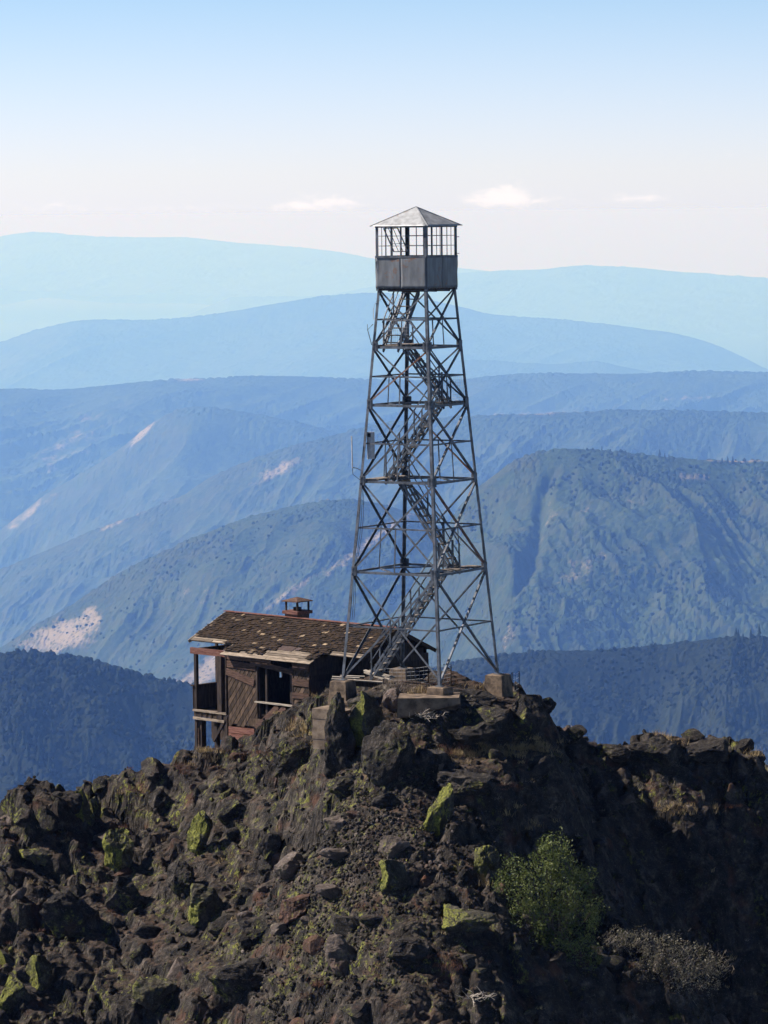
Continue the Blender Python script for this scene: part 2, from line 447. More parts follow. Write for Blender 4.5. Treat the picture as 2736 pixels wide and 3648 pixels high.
def _tps_fit(P, lam=.02):
    d = np.sqrt(((P[:, None, :2] - P[None, :, :2]) ** 2).sum(-1)) + 1e-9
    K = d * d * np.log(d); n = len(P); A = np.zeros((n + 3, n + 3))
    A[:n, :n] = K + lam * np.eye(n); A[:n, n] = 1; A[:n, n + 1:] = P[:, :2]; A[n, :n] = 1; A[n + 1:, :n] = P[:, :2].T
    return np.linalg.solve(A, np.r_[P[:, 2], 0, 0, 0])


TPS = _tps_fit(CP)


def ground(X, Y):
    X = np.asarray(X, float); Y = np.asarray(Y, float); n = len(CP)
    z = TPS[n] + TPS[n + 1] * X + TPS[n + 2] * Y
    for (x, y, _), w in zip(CP, TPS[:n]):
        d2 = (X - x) ** 2 + (Y - y) ** 2 + 1e-9
        z = z + w * .5 * d2 * np.log(d2)
    return z


def crag_mask(X, Y):
    """how craggy the ground is: less under the tower, the cabin and on the scree"""
    mk = .75 + .5 * fbm2(X * .22, Y * .22, 5, 3)
    scree = np.exp(-(((X + 2.2) / 2.2) ** 2 + ((Y + 9.) / 3.2) ** 2)) * .7
    plat = np.exp(-(((X - .6) / 4.1) ** 2 + ((Y - .6) / 2.8) ** 2)) * 1.05
    hs = np.exp(-(((X + 4.) / 3.4) ** 2 + ((Y - 9.) / 3.4) ** 2)) * .6
    tl = np.clip(((X - 1.2) * 3.5 + (Y + 5.) * 1.2) / 13.69, 0, 1)
    ledge = np.exp(-((X - 1.2 - 3.5 * tl) ** 2 + (Y + 5. - 1.2 * tl) ** 2) / .5) * .8
    return np.clip(mk - scree - plat - hs - ledge, .06, 1.3)


def crags(X, Y, big=True):
    wx = fbm2(X * .8, Y * .8, 31, 3) * .5; wy = fbm2(X * .8 + 9, Y * .8, 32, 3) * .5
    x = X + wx; y = Y + wy; z = 0
    if big:
        u, v = (X * .8 + Y * .6), (-X * .6 + Y * .8)
        z = (ridged2(u / 2.6, v / 5.2, 71, 2) - .55) * 1.1
    for k, (size, amp, asp, ang) in (((0, (2.1, .85, 1.5, .5)), (1, (.85, .36, 1.5, .35))) if big else ((2, (.36, .13, 1.4, .6)), (3, (.15, .04, 1.3, .2)))):
        c, s = math.cos(ang), math.sin(ang)
        u = (x * c + y * s) / size; v = (-x * s + y * c) / (size * asp)
        f1, f2, dx, dy, h1, h2, h3 = voro(u, v, 40 + 7 * k)
        z = z + amp * ((h1 - .5) * 1.1 + dx * (-.75 + (h2 - .5) * 1.3) + dy * (h3 - .5) * 1.2)
        z = z - amp * .3 * np.exp(-((f2 - f1) / .09) ** 2)
    return z


def surface(X, Y):
    mk = crag_mask(X, Y)
    h = ground(X, Y) + mk * crags(X, Y)
    # ledges: flat treads and steep broken risers
    for size, amt, sd_ in ((.95, .85, 201), (.34, .4, 207)):
        w = (h + .16 * X) / size + fbm2(X * .55 / size, Y * .55 / size, sd_, 2) * 1.1
        k = np.floor(w); t = w - k
        patch = smooth01(fbm2(X * .3 / size, Y * .3 / size, sd_ + 3, 2), -.35, .1)
        h = h + (smooth01(t, .4, .96) - t) * size * amt * patch * np.minimum(1, mk * 1.4)
    return h + mk * crags(X, Y, False)


def hit(dx, dy, t0=112., t1=170.):
    """where the ray through a point of the photograph meets the summit"""
    r = ray(dx, dy); t = np.arange(t0, t1, .1) / r[1]
    P = CAM + r * t[:, None]
    k = np.argmax(P[:, 2] < surface(P[:, 0], P[:, 1]))
    return P[k]


def make_summit():
    xs = np.arange(-17.4, 14.6, .06); ys = np.concatenate([np.arange(-17.5, 12, .062), np.arange(12, 19, .25)])
    X, Y = np.meshgrid(xs, ys); Z = surface(X, Y)
    for _ in range(2):                                     # broken edges, not saw teeth
        Z[:, 1:-1] = .25 * Z[:, :-2] + .5 * Z[:, 1:-1] + .25 * Z[:, 2:]
    Z[1:-1] = .25 * Z[:-2] + .5 * Z[1:-1] + .25 * Z[2:]
    V = np.stack([X, Y, Z], -1)
    p = V.reshape(-1, 3); mk = np.clip(crag_mask(X, Y), 0, 1).reshape(-1, 1)
    q = p * np.array([1.1, 1.1, 1.1])
    disp = np.stack([fbm3(q, 3, 3), fbm3(q + 40, 4, 3), fbm3(q + 80, 5, 3)], -1)
    V = p + disp * mk * np.array([.2, .2, .08])
    q = p * 5.
    V = V + np.stack([fbm3(q, 13, 2), fbm3(q + 40, 14, 2), fbm3(q + 80, 15, 2)], -1) * .07
    me = mesh_np('rocky_ground', V, grid_faces(len(ys), len(xs)))
    o = link_mesh('rocky_ground', me, M['ground'])
    tag(o, 'dark craggy rock summit falling steeply towards the viewer, patched with yellow green lichen', 'ground', kind='structure')
    # the mountain under it, coarse
    an = np.linspace(0, 2 * math.pi, 97)[:-1]; rr = np.array([0, 6, 10, 14, 18, 23, 30, 45, 70, 120, 220, 420, 800, 1500])
    A, Rr = np.meshgrid(an, rr); X = Rr * np.cos(A) - 1; Y = Rr * np.sin(A) + 1
    zin = ground(np.clip(X, -22, 19), np.clip(Y, -24, 18))
    far = np.maximum(0, Rr - 22)
    Z = zin - 1.5 - far * .55 + np.minimum(far, 60) * .12 * fbm2(X * .05, Y * .05, 77, 4)
    V = np.stack([X, Y, Z], -1).reshape(-1, 3); n = len(an); f = []
    for i in range(len(rr) - 1):
        k = np.arange(n); f.append(np.stack([i * n + k, i * n + (k + 1) % n, (i + 1) * n + (k + 1) % n, (i + 1) * n + k], -1))
    o = link_mesh('mountain_terrain', mesh_np('mountain_terrain', V, np.concatenate(f)[:, ::-1]), M['ground'])
    tag(o, 'steep flanks of the mountain below the rocky summit', 'mountain', kind='structure')
    return None


make_summit()

# ------------------------------------------------------------------ far country
GREEN0, GREEN1, BARE = (.009, .022, .009), (.027, .047, .018), (.22, .185, .135)
HILLS = {}


def hill(name, label, D, sky, x0, x1, nx, run, nt, slope, gully, cell, canopy, seed, skew=.9, bare=None, mat=None, back=300, far_slope=.5, wl=None, gash=None):
    """one ridge: its skyline at distance D, falling 'run' metres towards the viewer with spurs and gullies"""
    pts = np.array([at(x, y, D) for x, y in sky])
    xa, xb = at(x0, 800, D)[0], at(x1, 800, D)[0]
    X1 = np.linspace(xa, xb, nx)
    zs = np.interp(X1, pts[:, 0], pts[:, 2])
    k = max(3, nx // 40); ker = np.hanning(2 * k + 1); ker /= ker.sum()
    zs = np.convolve(np.pad(zs, k, mode='edge'), ker, 'valid')
    ext = 900 * D / 8247. * (np.linspace(0, 1, 31)[1:]) ** 1.3
    zs = np.concatenate([zs[0] - (.4 * ext[::-1] if x0 > 0 else 0 * ext), zs, zs[-1] - (.4 * ext if x1 < 1500 else 0 * ext)]); X1 = np.concatenate([(X1[0] - ext)[::-1], X1, X1[-1] + ext]); nx += 60
    T = np.concatenate([-np.linspace(back, 0, max(8, nt // 12))[:-1], np.linspace(0, 1, nt) ** 1.15 * run])
    wl = wl or run * .55

    def height(X, t):
        zc = np.interp(X, X1, zs)
        tp = np.maximum(t, 0); tb = np.maximum(-t, 0)
        w = fbm2(X / wl * .8, t / wl * .8, seed + 3, 3) * .35
        u = (X + skew * tp) / wl + w; v = tp / (wl * 3.2)
        g = ridged2(u, v, seed, 5, .52)
        ramp_ = smooth01(tp, 0, run * .11)
        z = zc - slope * tp * (.55 + .45 * smooth01(tp, 0, run * .3)) - far_slope * tb + (g - .95) * gully * ramp_
        z = z + fbm2(X / (wl * .12), t / (wl * .12), seed + 9, 4) * gully * .05 * (.25 + ramp_)
        if gl:
            xg = np.interp(t, gl[0], gl[1]); z = z - 26 * np.exp(-((X - xg) / 17.) ** 2) * smooth01(t, gl[0][0], gl[0][0] + 60) * smooth01(t, gl[0][-1], gl[0][-1] - 80)
        return z, g

    gl = None
    if gash:
        tt = np.linspace(0, run, 400); q = []
        for px, py in gash:
            r = ray(px, py); s = (D - tt - CAM[1]) / r[1]; X = CAM[0] + r[0] * s; zz, _ = height(X, tt)
            k_ = len(tt) - 1 - np.argmax((CAM[2] + r[2] * s <= zz)[::-1]); q.append((tt[k_], X[k_]))
        q.sort(); gl = (np.array([a for a, _ in q]), np.array([b for _, b in q]))

    def full(X, t):
        z, g = height(X, t)
        f1, f2, dx, dy, h1, h2, h3 = voro(X / cell, t / cell, seed + 20)
        dens = smooth01(fbm2(X / (cell * 9), t / (cell * 9), seed + 30, 4), -.35, .25)
        z = z + np.sqrt(np.clip(1 - (f1 / .62) ** 2, 0, 1)) * canopy * (.35 + h1) * (.25 + .75 * dens)
        return z, g
    Xg, Tg = np.meshgrid(X1, T)
    Z, g = full(Xg, Tg)
    V = np.stack([Xg, D - Tg, Z], -1).reshape(-1, 3)
    me = mesh_np(name, V, grid_faces(len(T), nx)[:, ::-1])
    b = np.zeros(Xg.shape)
    pr = V - CAM; w_ = pr @ FW
    dxp = (1368 + F * (pr @ RT) / w_) * 1659 / 2736; dyp = (1824 - F * (pr @ UP) / w_) * 1659 / 2736
    for (cx, cy, rx, ry, an, am) in (bare or ()):
        c, s = math.cos(an), math.sin(an); ex = dxp - cx; ey = dyp - cy
        b = np.maximum(b, (am * np.exp(-((ex * c + ey * s) / rx) ** 2 - ((-ex * s + ey * c) / ry) ** 2)).reshape(b.shape))
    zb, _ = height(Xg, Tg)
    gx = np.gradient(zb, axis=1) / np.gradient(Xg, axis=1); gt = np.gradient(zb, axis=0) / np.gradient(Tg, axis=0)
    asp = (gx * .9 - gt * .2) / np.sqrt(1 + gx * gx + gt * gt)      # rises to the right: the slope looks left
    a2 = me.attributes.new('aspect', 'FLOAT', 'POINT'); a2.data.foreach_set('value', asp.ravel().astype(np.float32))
    at_ = me.attributes.new('bare', 'FLOAT', 'POINT'); at_.data.foreach_set('value', b.ravel().astype(np.float32))
    o = link_mesh(name, me, mat); tag(o, label, 'hill', kind='structure')
    HILLS[o.name] = (D, full, xa, xb, run)
    return o


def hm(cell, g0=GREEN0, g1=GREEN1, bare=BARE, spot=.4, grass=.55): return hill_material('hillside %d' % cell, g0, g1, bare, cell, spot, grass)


hill('far_mountain', 'palest mountain range on the left skyline, nearly lost in haze', 110000,
     [(-300, 560), (-100, 530), (0, 511), (60, 500), (130, 505), (200, 512), (300, 513), (400, 512), (470, 520), (520, 525), (650, 535), (740, 545), (790, 556), (850, 566), (1000, 580), (1200, 600), (1700, 640)],
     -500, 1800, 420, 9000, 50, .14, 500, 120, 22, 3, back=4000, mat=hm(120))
hill('far_mountain', 'pale blue mountain on the right skyline behind the tower', 90000,
     [(700, 640), (900, 600), (1000, 590), (1100, 584), (1180, 582), (1250, 573), (1320, 576), (1380, 578), (1450, 586), (1530, 592), (1659, 601), (1900, 620)],
     500, 2100, 320, 7000, 60, .16, 500, 100, 18, 5, back=4000, mat=hm(100))
hill('blue_mountain', 'long blue mountain crossing behind the tower below the cab', 52000,
     [(-300, 800), (-100, 765), (0, 741), (50, 722), (100, 707), (150, 695), (190, 690), (230, 690), (300, 692), (400, 688), (480, 676), (560, 662), (700, 640), (780, 632), (850, 634), (920, 646), (1000, 664), (1050, 678), (1100, 684), (1200, 689), (1300, 699), (1380, 710), (1450, 718), (1530, 738), (1600, 768), (1659, 800), (1900, 880)],
     -400, 2000, 500, 7000, 110, .18, 520, 70, 14, 8, back=3000, mat=hm(70))
hill('blue_hill', 'low pale blue hill right of the tower between two mountain ridges', 42000,
     [(700, 830), (900, 795), (1000, 778), (1060, 779), (1120, 784), (1200, 787), (1290, 780), (1350, 793), (1420, 806), (1500, 815), (1900, 850)],
     600, 1900, 300, 3500, 60, .18, 220, 50, 12, 11, back=2000, mat=hm(50))
hill('broad_hill', 'broad blue ridge spanning the view behind the middle of the tower', 26000,
     [(-300, 850), (-100, 842), (0, 840), (60, 840), (120, 843), (190, 838), (250, 831), (310, 825), (380, 820), (450, 818), (520, 814), (600, 812), (660, 814), (720, 818), (800, 820), (880, 822), (960, 824), (1040, 815), (1110, 808), (1200, 808), (1300, 807), (1400, 806), (1450, 802), (1550, 803), (1659, 806), (1900, 815)],
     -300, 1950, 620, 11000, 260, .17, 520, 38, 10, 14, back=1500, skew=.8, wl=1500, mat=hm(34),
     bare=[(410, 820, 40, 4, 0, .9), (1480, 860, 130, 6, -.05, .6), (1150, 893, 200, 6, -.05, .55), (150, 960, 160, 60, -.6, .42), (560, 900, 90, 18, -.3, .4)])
hill('blue_spur', 'blue spur running down left below the broad ridge, with a pale scar', 22000,
     [(-300, 1330), (-100, 1210), (0, 1148), (95, 1070), (180, 1020), (256, 973), (310, 930), (347, 902), (394, 880), (450, 879), (520, 888), (600, 903), (680, 922), (760, 945), (900, 990), (1200, 1060)],
     -300, 1250, 420, 6000, 180, .24, 420, 32, 9, 17, back=900, skew=.5, wl=1300, mat=hm(28),
     bare=[(312, 932, 62, 9, -.82, .9), (60, 1110, 90, 12, -.6, .7)])
hill('blue_spur', 'blue spur left of the tower with two bare rocky streaks', 17000,
     [(-300, 1400), (-100, 1280), (0, 1230), (100, 1190), (204, 1146), (300, 1110), (404, 1068), (451, 1031), (540, 995), (618, 968), (690, 950), (755, 930), (830, 915), (920, 905), (1000, 900), (1090, 897), (1200, 893), (1350, 886), (1500, 888), (1659, 893), (1900, 900)],
     -300, 1950, 560, 5600, 220, .26, 330, 24, 8, 20, back=700, skew=.4, wl=950, mat=hm(22),
     bare=[(590, 1022, 58, 15, -.5, .95), (375, 1072, 40, 8, -.35, .85), (250, 1130, 90, 8, -.42, .6), (640, 1000, 60, 8, -.5, .6), (1180, 893, 160, 4, -.03, .6)])
hill('green_hill', 'hazy green hill slope left of the tower with bare patches at its foot', 11000,
     [(-300, 1640), (-100, 1460), (0, 1400), (80, 1350), (157, 1306), (266, 1232), (340, 1200), (404, 1169), (460, 1145), (523, 1121), (600, 1100), (684, 1084), (760, 1078), (840, 1092), (920, 1120), (1010, 1180), (1100, 1260), (1300, 1400)],
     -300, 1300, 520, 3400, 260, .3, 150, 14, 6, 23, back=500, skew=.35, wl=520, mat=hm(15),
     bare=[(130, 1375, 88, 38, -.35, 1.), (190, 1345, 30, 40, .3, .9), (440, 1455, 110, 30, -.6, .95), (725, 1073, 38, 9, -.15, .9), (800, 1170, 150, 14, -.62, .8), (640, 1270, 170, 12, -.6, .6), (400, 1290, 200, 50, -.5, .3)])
hill('green_hill', 'green blue rounded hill right of the tower with a dark gully', 9000,
     [(850, 1330), (930, 1200), (1000, 1082), (1050, 1040), (1100, 1003), (1150, 980), (1200, 971), (1240, 970), (1280, 972), (1350, 979), (1400, 985), (1450, 988), (1500, 993), (1560, 996), (1659, 997), (1900, 1010)],
     800, 1900, 460, 2400, 270, .33, 150, 13, 6, 26, back=450, skew=-.2, wl=400, mat=hm(14), gash=[(1200, 1005), (1178, 1050), (1171, 1100), (1166, 1150), (1150, 1200), (1122, 1255), (1085, 1330)],
     bare=[(1500, 1030, 60, 12, 0, .5), (1250, 1230, 90, 30, -.6, .5), (1100, 1370, 46, 30, -.6, .5), (1350, 1080, 200, 60, 0, .25), (1180, 1130, 26, 70, .2, .3), (1600, 995, 90, 4, 0, .8)])
hill('dark_hill', 'dark blue wooded hill below the cabin on the left', 4300,
     [(-300, 1440), (-120, 1420), (0, 1412), (80, 1410), (150, 1418), (230, 1436), (320, 1462), (420, 1482), (520, 1500), (650, 1540), (800, 1600), (1000, 1700)],
     -260, 900, 470, 900, 270, .4, 60, 7, 4.5, 29, back=200, skew=-.3, wl=150, mat=hm(8, (.004, .009, .005), (.011, .019, .009), spot=.2, grass=.1))  # darker greens: this hill's shade is put into its colour
hill('dark_hill', 'dark blue scrub covered hill behind the right footing of the tower', 4700,
     [(650, 1560), (800, 1490), (900, 1455), (960, 1440), (1000, 1427), (1080, 1416), (1180, 1406), (1300, 1405), (1400, 1396), (1500, 1385), (1580, 1378), (1659, 1378), (1800, 1370), (1900, 1365)],
     650, 1900, 470, 900, 270, .4, 55, 6.5, 4, 33, back=200, skew=.3, wl=170, mat=hm(7, (.004, .009, .005), (.013, .02, .009), spot=.25, grass=.12))  # greens darkened too, to paint the shaded side of this hill
V = np.array([(-40000, -4000, -2800), (40000, -4000, -2800), (40000, 139000, -2800), (-40000, 139000, -2800)], float)
o = link_mesh('valley_floor', mesh_np('valley_floor', V, np.array([[0, 1, 2, 3]])), hm(60)); tag(o, 'wooded valley floor between the hills', 'ground', kind='structure')

# ------------------------------------------------------------------ the air
HAZE_DENSITY, HAZE_COLOR = 5.6e-5, (.175, .385, 1.0)
mt, t = mat_new('haze')
pv = t.n('ShaderNodeVolumePrincipled', {'Color': (*HAZE_COLOR, 1), 'Density': HAZE_DENSITY, 'Anisotropy': 0.1, 'Absorption Color': (1, 1, 1, 1)})
o_ = t.n('ShaderNodeOutputMaterial'); t.t.links.new(pv.outputs[0], o_.inputs['Volume'])
mt.cycles.homogeneous_volume = True
hz = MB().box((-41000, -5000, -2801), (41000, 140000, 20)).build('haze', mt)
tag(hz, 'blue haze filling the valleys out to the far mountains', 'haze', kind='stuff')
#PART3
# ------------------------------------------------------------------ the lookout tower
LV = [0.0, 3.92, 7.182, 9.928, 12.006, 14.084]
SB = [1.944, 5.502, 8.538, 10.945, 12.991]
EAVE, SILL = 16.31, 15.246
YAW = R(-31.98)
tower = tag(empty('fire_lookout_tower', (0, 0, 0), YAW), 'tall steel fire lookout tower with sheet metal cab and zigzag stairs on the rocky summit', 'lookout tower')
SG = [(-1, -1), (1, -1), (1, 1), (-1, 1)]


def half(z): return (4.167 - 2.12 * min(z, 14.084) / 14.084) / 2


def cn(k, z, inset=0.0):
    h = half(z) - inset; sx, sy = SG[k % 4]
    return Vector((sx * h, sy * h, z))


FN = [Vector((0, -1, 0)), Vector((1, 0, 0)), Vector((0, 1, 0)), Vector((-1, 0, 0))]
for k in range(4):
    sx, sy = SG[k]
    MB().angle(cn(k, -.03), cn(k, 14.05), (-sx, 0, 0), (0, -sy, 0), .105, .014).build('leg', M['steel'], tower)
    b = MB().box((-.13, -.13, -.03), (.13, .13, -.005))
    o = b.build('base_plate', M['steel'], tower); o.location = (sx * (half(0) - .03), sy * (half(0) - .03), 0)
steel_pick = 0
for f in range(4):
    n = FN[f]
    for i in range(5):
        z0, z1 = LV[i], LV[i + 1]
        for (a, b, off) in ((f, f + 1, .03), (f + 1, f, .075)):
            p0 = cn(a, z0 + .06) - n * off; p1 = cn(b, z1 - .06) - n * off
            d = (p1 - p0).normalized(); side = d.cross(n).normalized()
            steel_pick += 1
            rusty = steel_pick in (14, 25, 7)
            m = MB().angle(p0, p1, side, -n, .07 if i < 3 else .06, .01)
            m.build('cross_brace', M['rusty'] if rusty else M['steel'], tower)
        # light strut at the crossing and hanger to the ring below
        zs = SB[i]
        pa, pb = cn(f, zs) - n * .05, cn(f + 1, zs) - n * .05
        MB().angle(pa, pb, (0, 0, -1), -n, .055, .009).build('strut', M['steel'], tower)
        if i > 0:
            mid = (pa + pb) / 2; low = (cn(f, z0) + cn(f + 1, z0)) / 2 - n * .06
            MB().bar(mid, low, .045, .02, n).build('hanger', M['steel'], tower)
    for i in range(1, 6):
        z = LV[i]
        MB().angle(cn(f, z) - n * .02, cn(f + 1, z) - n * .02, (0, 0, -1), -n, .085, .01).build('ring_beam', M['steel'], tower)
        if i < 5:
            a = (cn(f, z) + cn(f + 1, z)) / 2 - n * .08; b = (cn(f + 1, z) + cn(f + 2, z)) / 2 - FN[(f + 1) % 4] * .08
            MB().bar(a - Vector((0, 0, .05)), b - Vector((0, 0, .05)), .06, .05).build('corner_tie', M['steel'], tower)
for i in range(1, 5):
    for k in range(4):
        sx, sy = SG[k]; z = LV[i]; c = cn(k, z); m = MB()
        m.box((min(0, -sx * .24), -sy * .004 - .006, -.17), (max(0, -sx * .24), -sy * .004 + .006, .17))
        m.box((-sx * .004 - .006, min(0, -sy * .24), -.17), (-sx * .004 + .006, max(0, -sy * .24), .17))
        for q in range(5):
            for e in (.05, .17):
                m.box((-sx * e - .015, sy * .012 - .012, -.14 + q * .066), (-sx * e + .015, sy * .012 + .012, -.115 + q * .066))
        o = m.build('gusset_plate', M['steel'], tower); o.location = c


def flight(axis, fixed, a0, z0, a1, z1, width, n, rail_side, post_at=(0.02, .3, .6, .95)):
    """a stair flight along u (axis 0) or v (axis 1)"""
    e = empty('stair_flight'); e.parent = tower

    def P(a, w, z): return Vector((a, fixed + w, z)) if axis == 0 else Vector((fixed + w, a, z))
    for s in (-1, 1):
        m = MB(); off = s * width / 2
        m.bar(P(a0, off, z0 + .02), P(a1, off, z1 + .02), .045, .085); m.bar(P(a0, off, z0 - .2), P(a1, off, z1 - .2), .045, .07)
        for i in range(n + 1):
            t = i / n; a = a0 + (a1 - a0) * t; z = z0 + (z1 - z0) * t
            m.bar(P(a, off, z + .02), P(a, off, z - .2), .04, .04)
        m.build('stringer', M['steel'], e)
    for i in range(n):
        t = (i + .5) / n; a = a0 + (a1 - a0) * t; z = z0 + (z1 - z0) * t; dr = 1 if a1 > a0 else -1
        MB().bar(P(a, -width / 2, z), P(a, width / 2, z), .22, .035).build('tread', M['tread'], e)
    for s in rail_side:
        off = s * (width / 2 + .02); m = MB()
        m.bar(P(a0, off, z0 + .85), P(a1, off, z1 + .85), .035, .035); m.bar(P(a0, off, z0 + .45), P(a1, off, z1 + .45), .03, .03)
        m.build('handrail', M['steel'], e)
        for t in post_at:
            a = a0 + (a1 - a0) * t; z = z0 + (z1 - z0) * t
            MB().bar(P(a, off, z - .1), P(a, off, z + .87), .05, .04, (1, 0, 0)).build('rail_post', M['steel'], e)
    return e


flight(0, -.2, -1.85, .0, 1.08, 3.92, .55, 15, (-1, 1))
flight(0, .5, 1.25, 3.92, -1.0, 7.182, .52, 13, (1,))
flight(0, -.1, -1.2, 7.182, .9, 9.928, .5, 11, (-1, 1))
flight(0, .5, .95, 9.928, -.75, 12.006, .5, 9, (1,))
flight(1, -.55, -.95, 12.006, .55, 14.05, .62, 8, (-1,), (.05, .5))


def landing(lo, hi, z, along):
    e = empty('landing'); e.parent = tower
    n = max(3, int((hi[1 - along] - lo[1 - along]) / .16)); w = (hi[1 - along] - lo[1 - along]) / n
    for i in range(n):
        a = lo[1 - along] + w * i; p = [0, 0]; q = [0, 0]
        p[1 - along] = a + .012; q[1 - along] = a + w - .012; p[along] = lo[along] + random.uniform(-.05, .03); q[along] = hi[along] + random.uniform(-.05, .05)
        MB().box((p[0], p[1], z + .01), (q[0], q[1], z + .05)).build('plank', M['tread'], e)
    MB().bar((lo[0], lo[1], z - .03), (hi[0], lo[1], z - .03), .05, .06).bar((lo[0], hi[1], z - .03), (hi[0], hi[1], z - .03), .05, .06).build('joist', M['steel'], e)
    return e


landing((1.1, -.45), (1.68, 1.6), LV[1], 0)
landing((-1.46, -1.4), (-.98, .8), LV[2], 0)
landing((.9, -.4), (1.26, 1.2), LV[3], 0)
landing((-1.08, -1.08), (-.2, .75), LV[4], 0)


def mesh_guard(p0, du, dz, nu, nz):
    p0 = Vector(p0); du = Vector(du); m = MB()
    for i in range(nu + 1): m.bar(p0 + du * i / nu, p0 + du * i / nu + Vector((0, 0, dz)), .007, .007)
    for j in range(nz + 1): m.bar(p0 + Vector((0, 0, dz * j / nz)), p0 + du + Vector((0, 0, dz * j / nz)), .007, .007)
    m.build('wire_guard', M['whitemetal'], tower)


mesh_guard((-1.08, -.62, 12.06), (1.1, 0, 0), .86, 14, 7)
mesh_guard((.35, 1.28, 9.98), (.88, 0, 0), .86, 11, 8)
MB().bar((.3, 1.2, 9.93), (.3, 1.2, 10.9), .06, .06, (1, 0, 0)).build('rail_post', M['steel'], tower)
MB().bar((.86, .25, 9.93), (.86, .25, 11.05), .06, .06, (1, 0, 0)).build('rail_post', M['steel'], tower)
MB().bar((1.28, .2, 3.95), (1.28, .2, 5.0), .06, .06, (1, 0, 0)).build('rail_post', M['steel'], tower)
MB().bar((1.12, -.5, 3.95), (1.12, -.5, 4.95), .06, .06, (1, 0, 0)).build('rail_post', M['steel'], tower)

# the cab
cab = empty('cab'); cab.parent = tower
HC = 1.065
for k in range(4):
    sx, sy = SG[k]
    MB().angle((sx * HC, sy * HC, 14.0), (sx * HC, sy * HC, EAVE), (-sx, 0, 0), (0, -sy, 0), .11, .012).build('corner_post', M['steel'], cab)
for f in range(4):
    n = FN[f]; a = Vector((SG[f][0], SG[f][1], 0)) * HC; b = Vector((SG[(f + 1) % 4][0], SG[(f + 1) % 4][1], 0)) * HC; d = (b - a)
    for hh in range(2):                                    # two dented sheets on each side
        nx, nz = 14, 12; V = []
        for j in range(nz):
            for i in range(nx):
                t = hh * .5 + .5 * i / (nx - 1); zz = 14.084 + (SILL - 14.084) * j / (nz - 1)
                p = a + d * t; q = np.array([[p.x * 2.2 + 3 * f, p.y * 2.2, zz * 1.6]])
                V.append(tuple(p + n * (.012 + .03 * float(fbm3(q, 60, 2)[0]) + .004 * hh)) [:2] + (zz + (.02 * math.sin(i * 2.1) if j == 0 else 0),))
        me = mesh_np('wall_sheet', V, grid_faces(nz, nx), True)
        o = link_mesh('wall_sheet', me, M['sheet'], cab)
        sm = o.modifiers.new('thick', 'SOLIDIFY'); sm.thickness = .006
    MB().angle(a + Vector((0, 0, SILL)) + n * .03, b + Vector((0, 0, SILL)) + n * .03, (0, 0, -1), -n, .07, .012).build('sill', M['steel'], cab)
    MB().bar(a + Vector((0, 0, EAVE - .03)), b + Vector((0, 0, EAVE - .03)), .04, .05).build('head_rail', M['steel'], cab)
    mid = a + d * .5
    MB().bar(mid + Vector((0, 0, SILL)), mid + Vector((0, 0, EAVE - .05)), .05, .045, n).build('mullion', M['steel'], cab)
    for hh in range(2):
        if f == 3 and hh == 0: continue                    # this sash hangs open
        m = MB(); p, q = a + d * (.06 + .47 * hh), a + d * (.47 + .47 * hh)
        for t in (1 / 3, 2 / 3):
            c = p + (q - p) * t; m.bar(c + Vector((0, 0, SILL)), c + Vector((0, 0, EAVE - .05)), .018, .018, n)
            zz = SILL + (EAVE - SILL) * t; m.bar(p + Vector((0, 0, zz)), q + Vector((0, 0, zz)), .018, .018, n)
        m.build('window_bars', M['steel'], cab)
# the open sash, hinged at its head and swung inward
p0 = Vector((-HC + .03, .12, EAVE - .08)); p1 = Vector((-HC + .03, .98, EAVE - .08)); dn = Vector((.42, 0, -.84)); m = MB()
p0 = Vector((-HC + .03, -.55, EAVE - .08)); p1 = Vector((-HC + .03, .4, EAVE - .08))
for a, b, w in ((p0, p1, .04), (p0 + dn, p1 + dn, .045), (p0, p0 + dn, .045), (p1, p1 + dn, .045)): m.bar(a, b, w, .03)
for t in (1 / 3, 2 / 3):
    m.bar(p0 + dn * t, p1 + dn * t, .018, .018); c = p0 + (p1 - p0) * t; m.bar(c, c + dn, .018, .018)
m.build('open_sash', M['steel'], cab)
e_ = 1.215; ap = Vector((0, 0, 17.0))
for f in range(4):
    a = Vector((SG[f][0], SG[f][1], 0)) * e_ + Vector((0, 0, EAVE + .0)); b = Vector((SG[(f + 1) % 4][0], SG[(f + 1) % 4][1], 0)) * e_ + Vector((0, 0, EAVE))
    V = []; F_ = []; NR = 12
    for j in range(NR + 1):
        for i in range(NR + 1):
            t = j / NR; p = (a + (b - a) * (i / NR)) * (1 - t) + ap * t
            w = (fbm3(np.array([[p.x * 2.3, p.y * 2.3, f * 5.0]]), 70, 2)[0]) * .02 * min(1, 3 * min(i, NR - i) / NR) * min(1., (1 - t) * 3)
            V.append((p.x, p.y, p.z + w))
    me = mesh_np('roof_sheet', V, grid_faces(NR + 1, NR + 1), True)
    o = link_mesh('roof_sheet', me, M['roofsheet'], cab); sm = o.modifiers.new('thick', 'SOLIDIFY'); sm.thickness = .008
m = MB()
for k in range(4):
    a = Vector((SG[k][0], SG[k][1], 0)) * e_ + Vector((0, 0, EAVE + .006)); m.bar(a, ap + Vector((0, 0, .006)), .05, .012)
m.build('hip_flashing', M['roofsheet'], cab)
MB().box((-HC + .03, -HC + .03, 14.02), (HC - .03, HC - .03, 14.07)).build('floor', M['darkwood'], cab)
m = MB()
for q in (-.35, .55): m.box((-HC + .05, q, 13.95), (HC - .05, q + .09, 14.015))
m.build('floor_joist', M['darkwood'], cab)
MB().tube([(HC, HC, 15.9), (HC + .06, HC + .06, 15.9)], .012).tube([(HC, HC, 15.3), (HC + .06, HC + .06, 15.3)], .012).build('hook', M['steel'], cab)

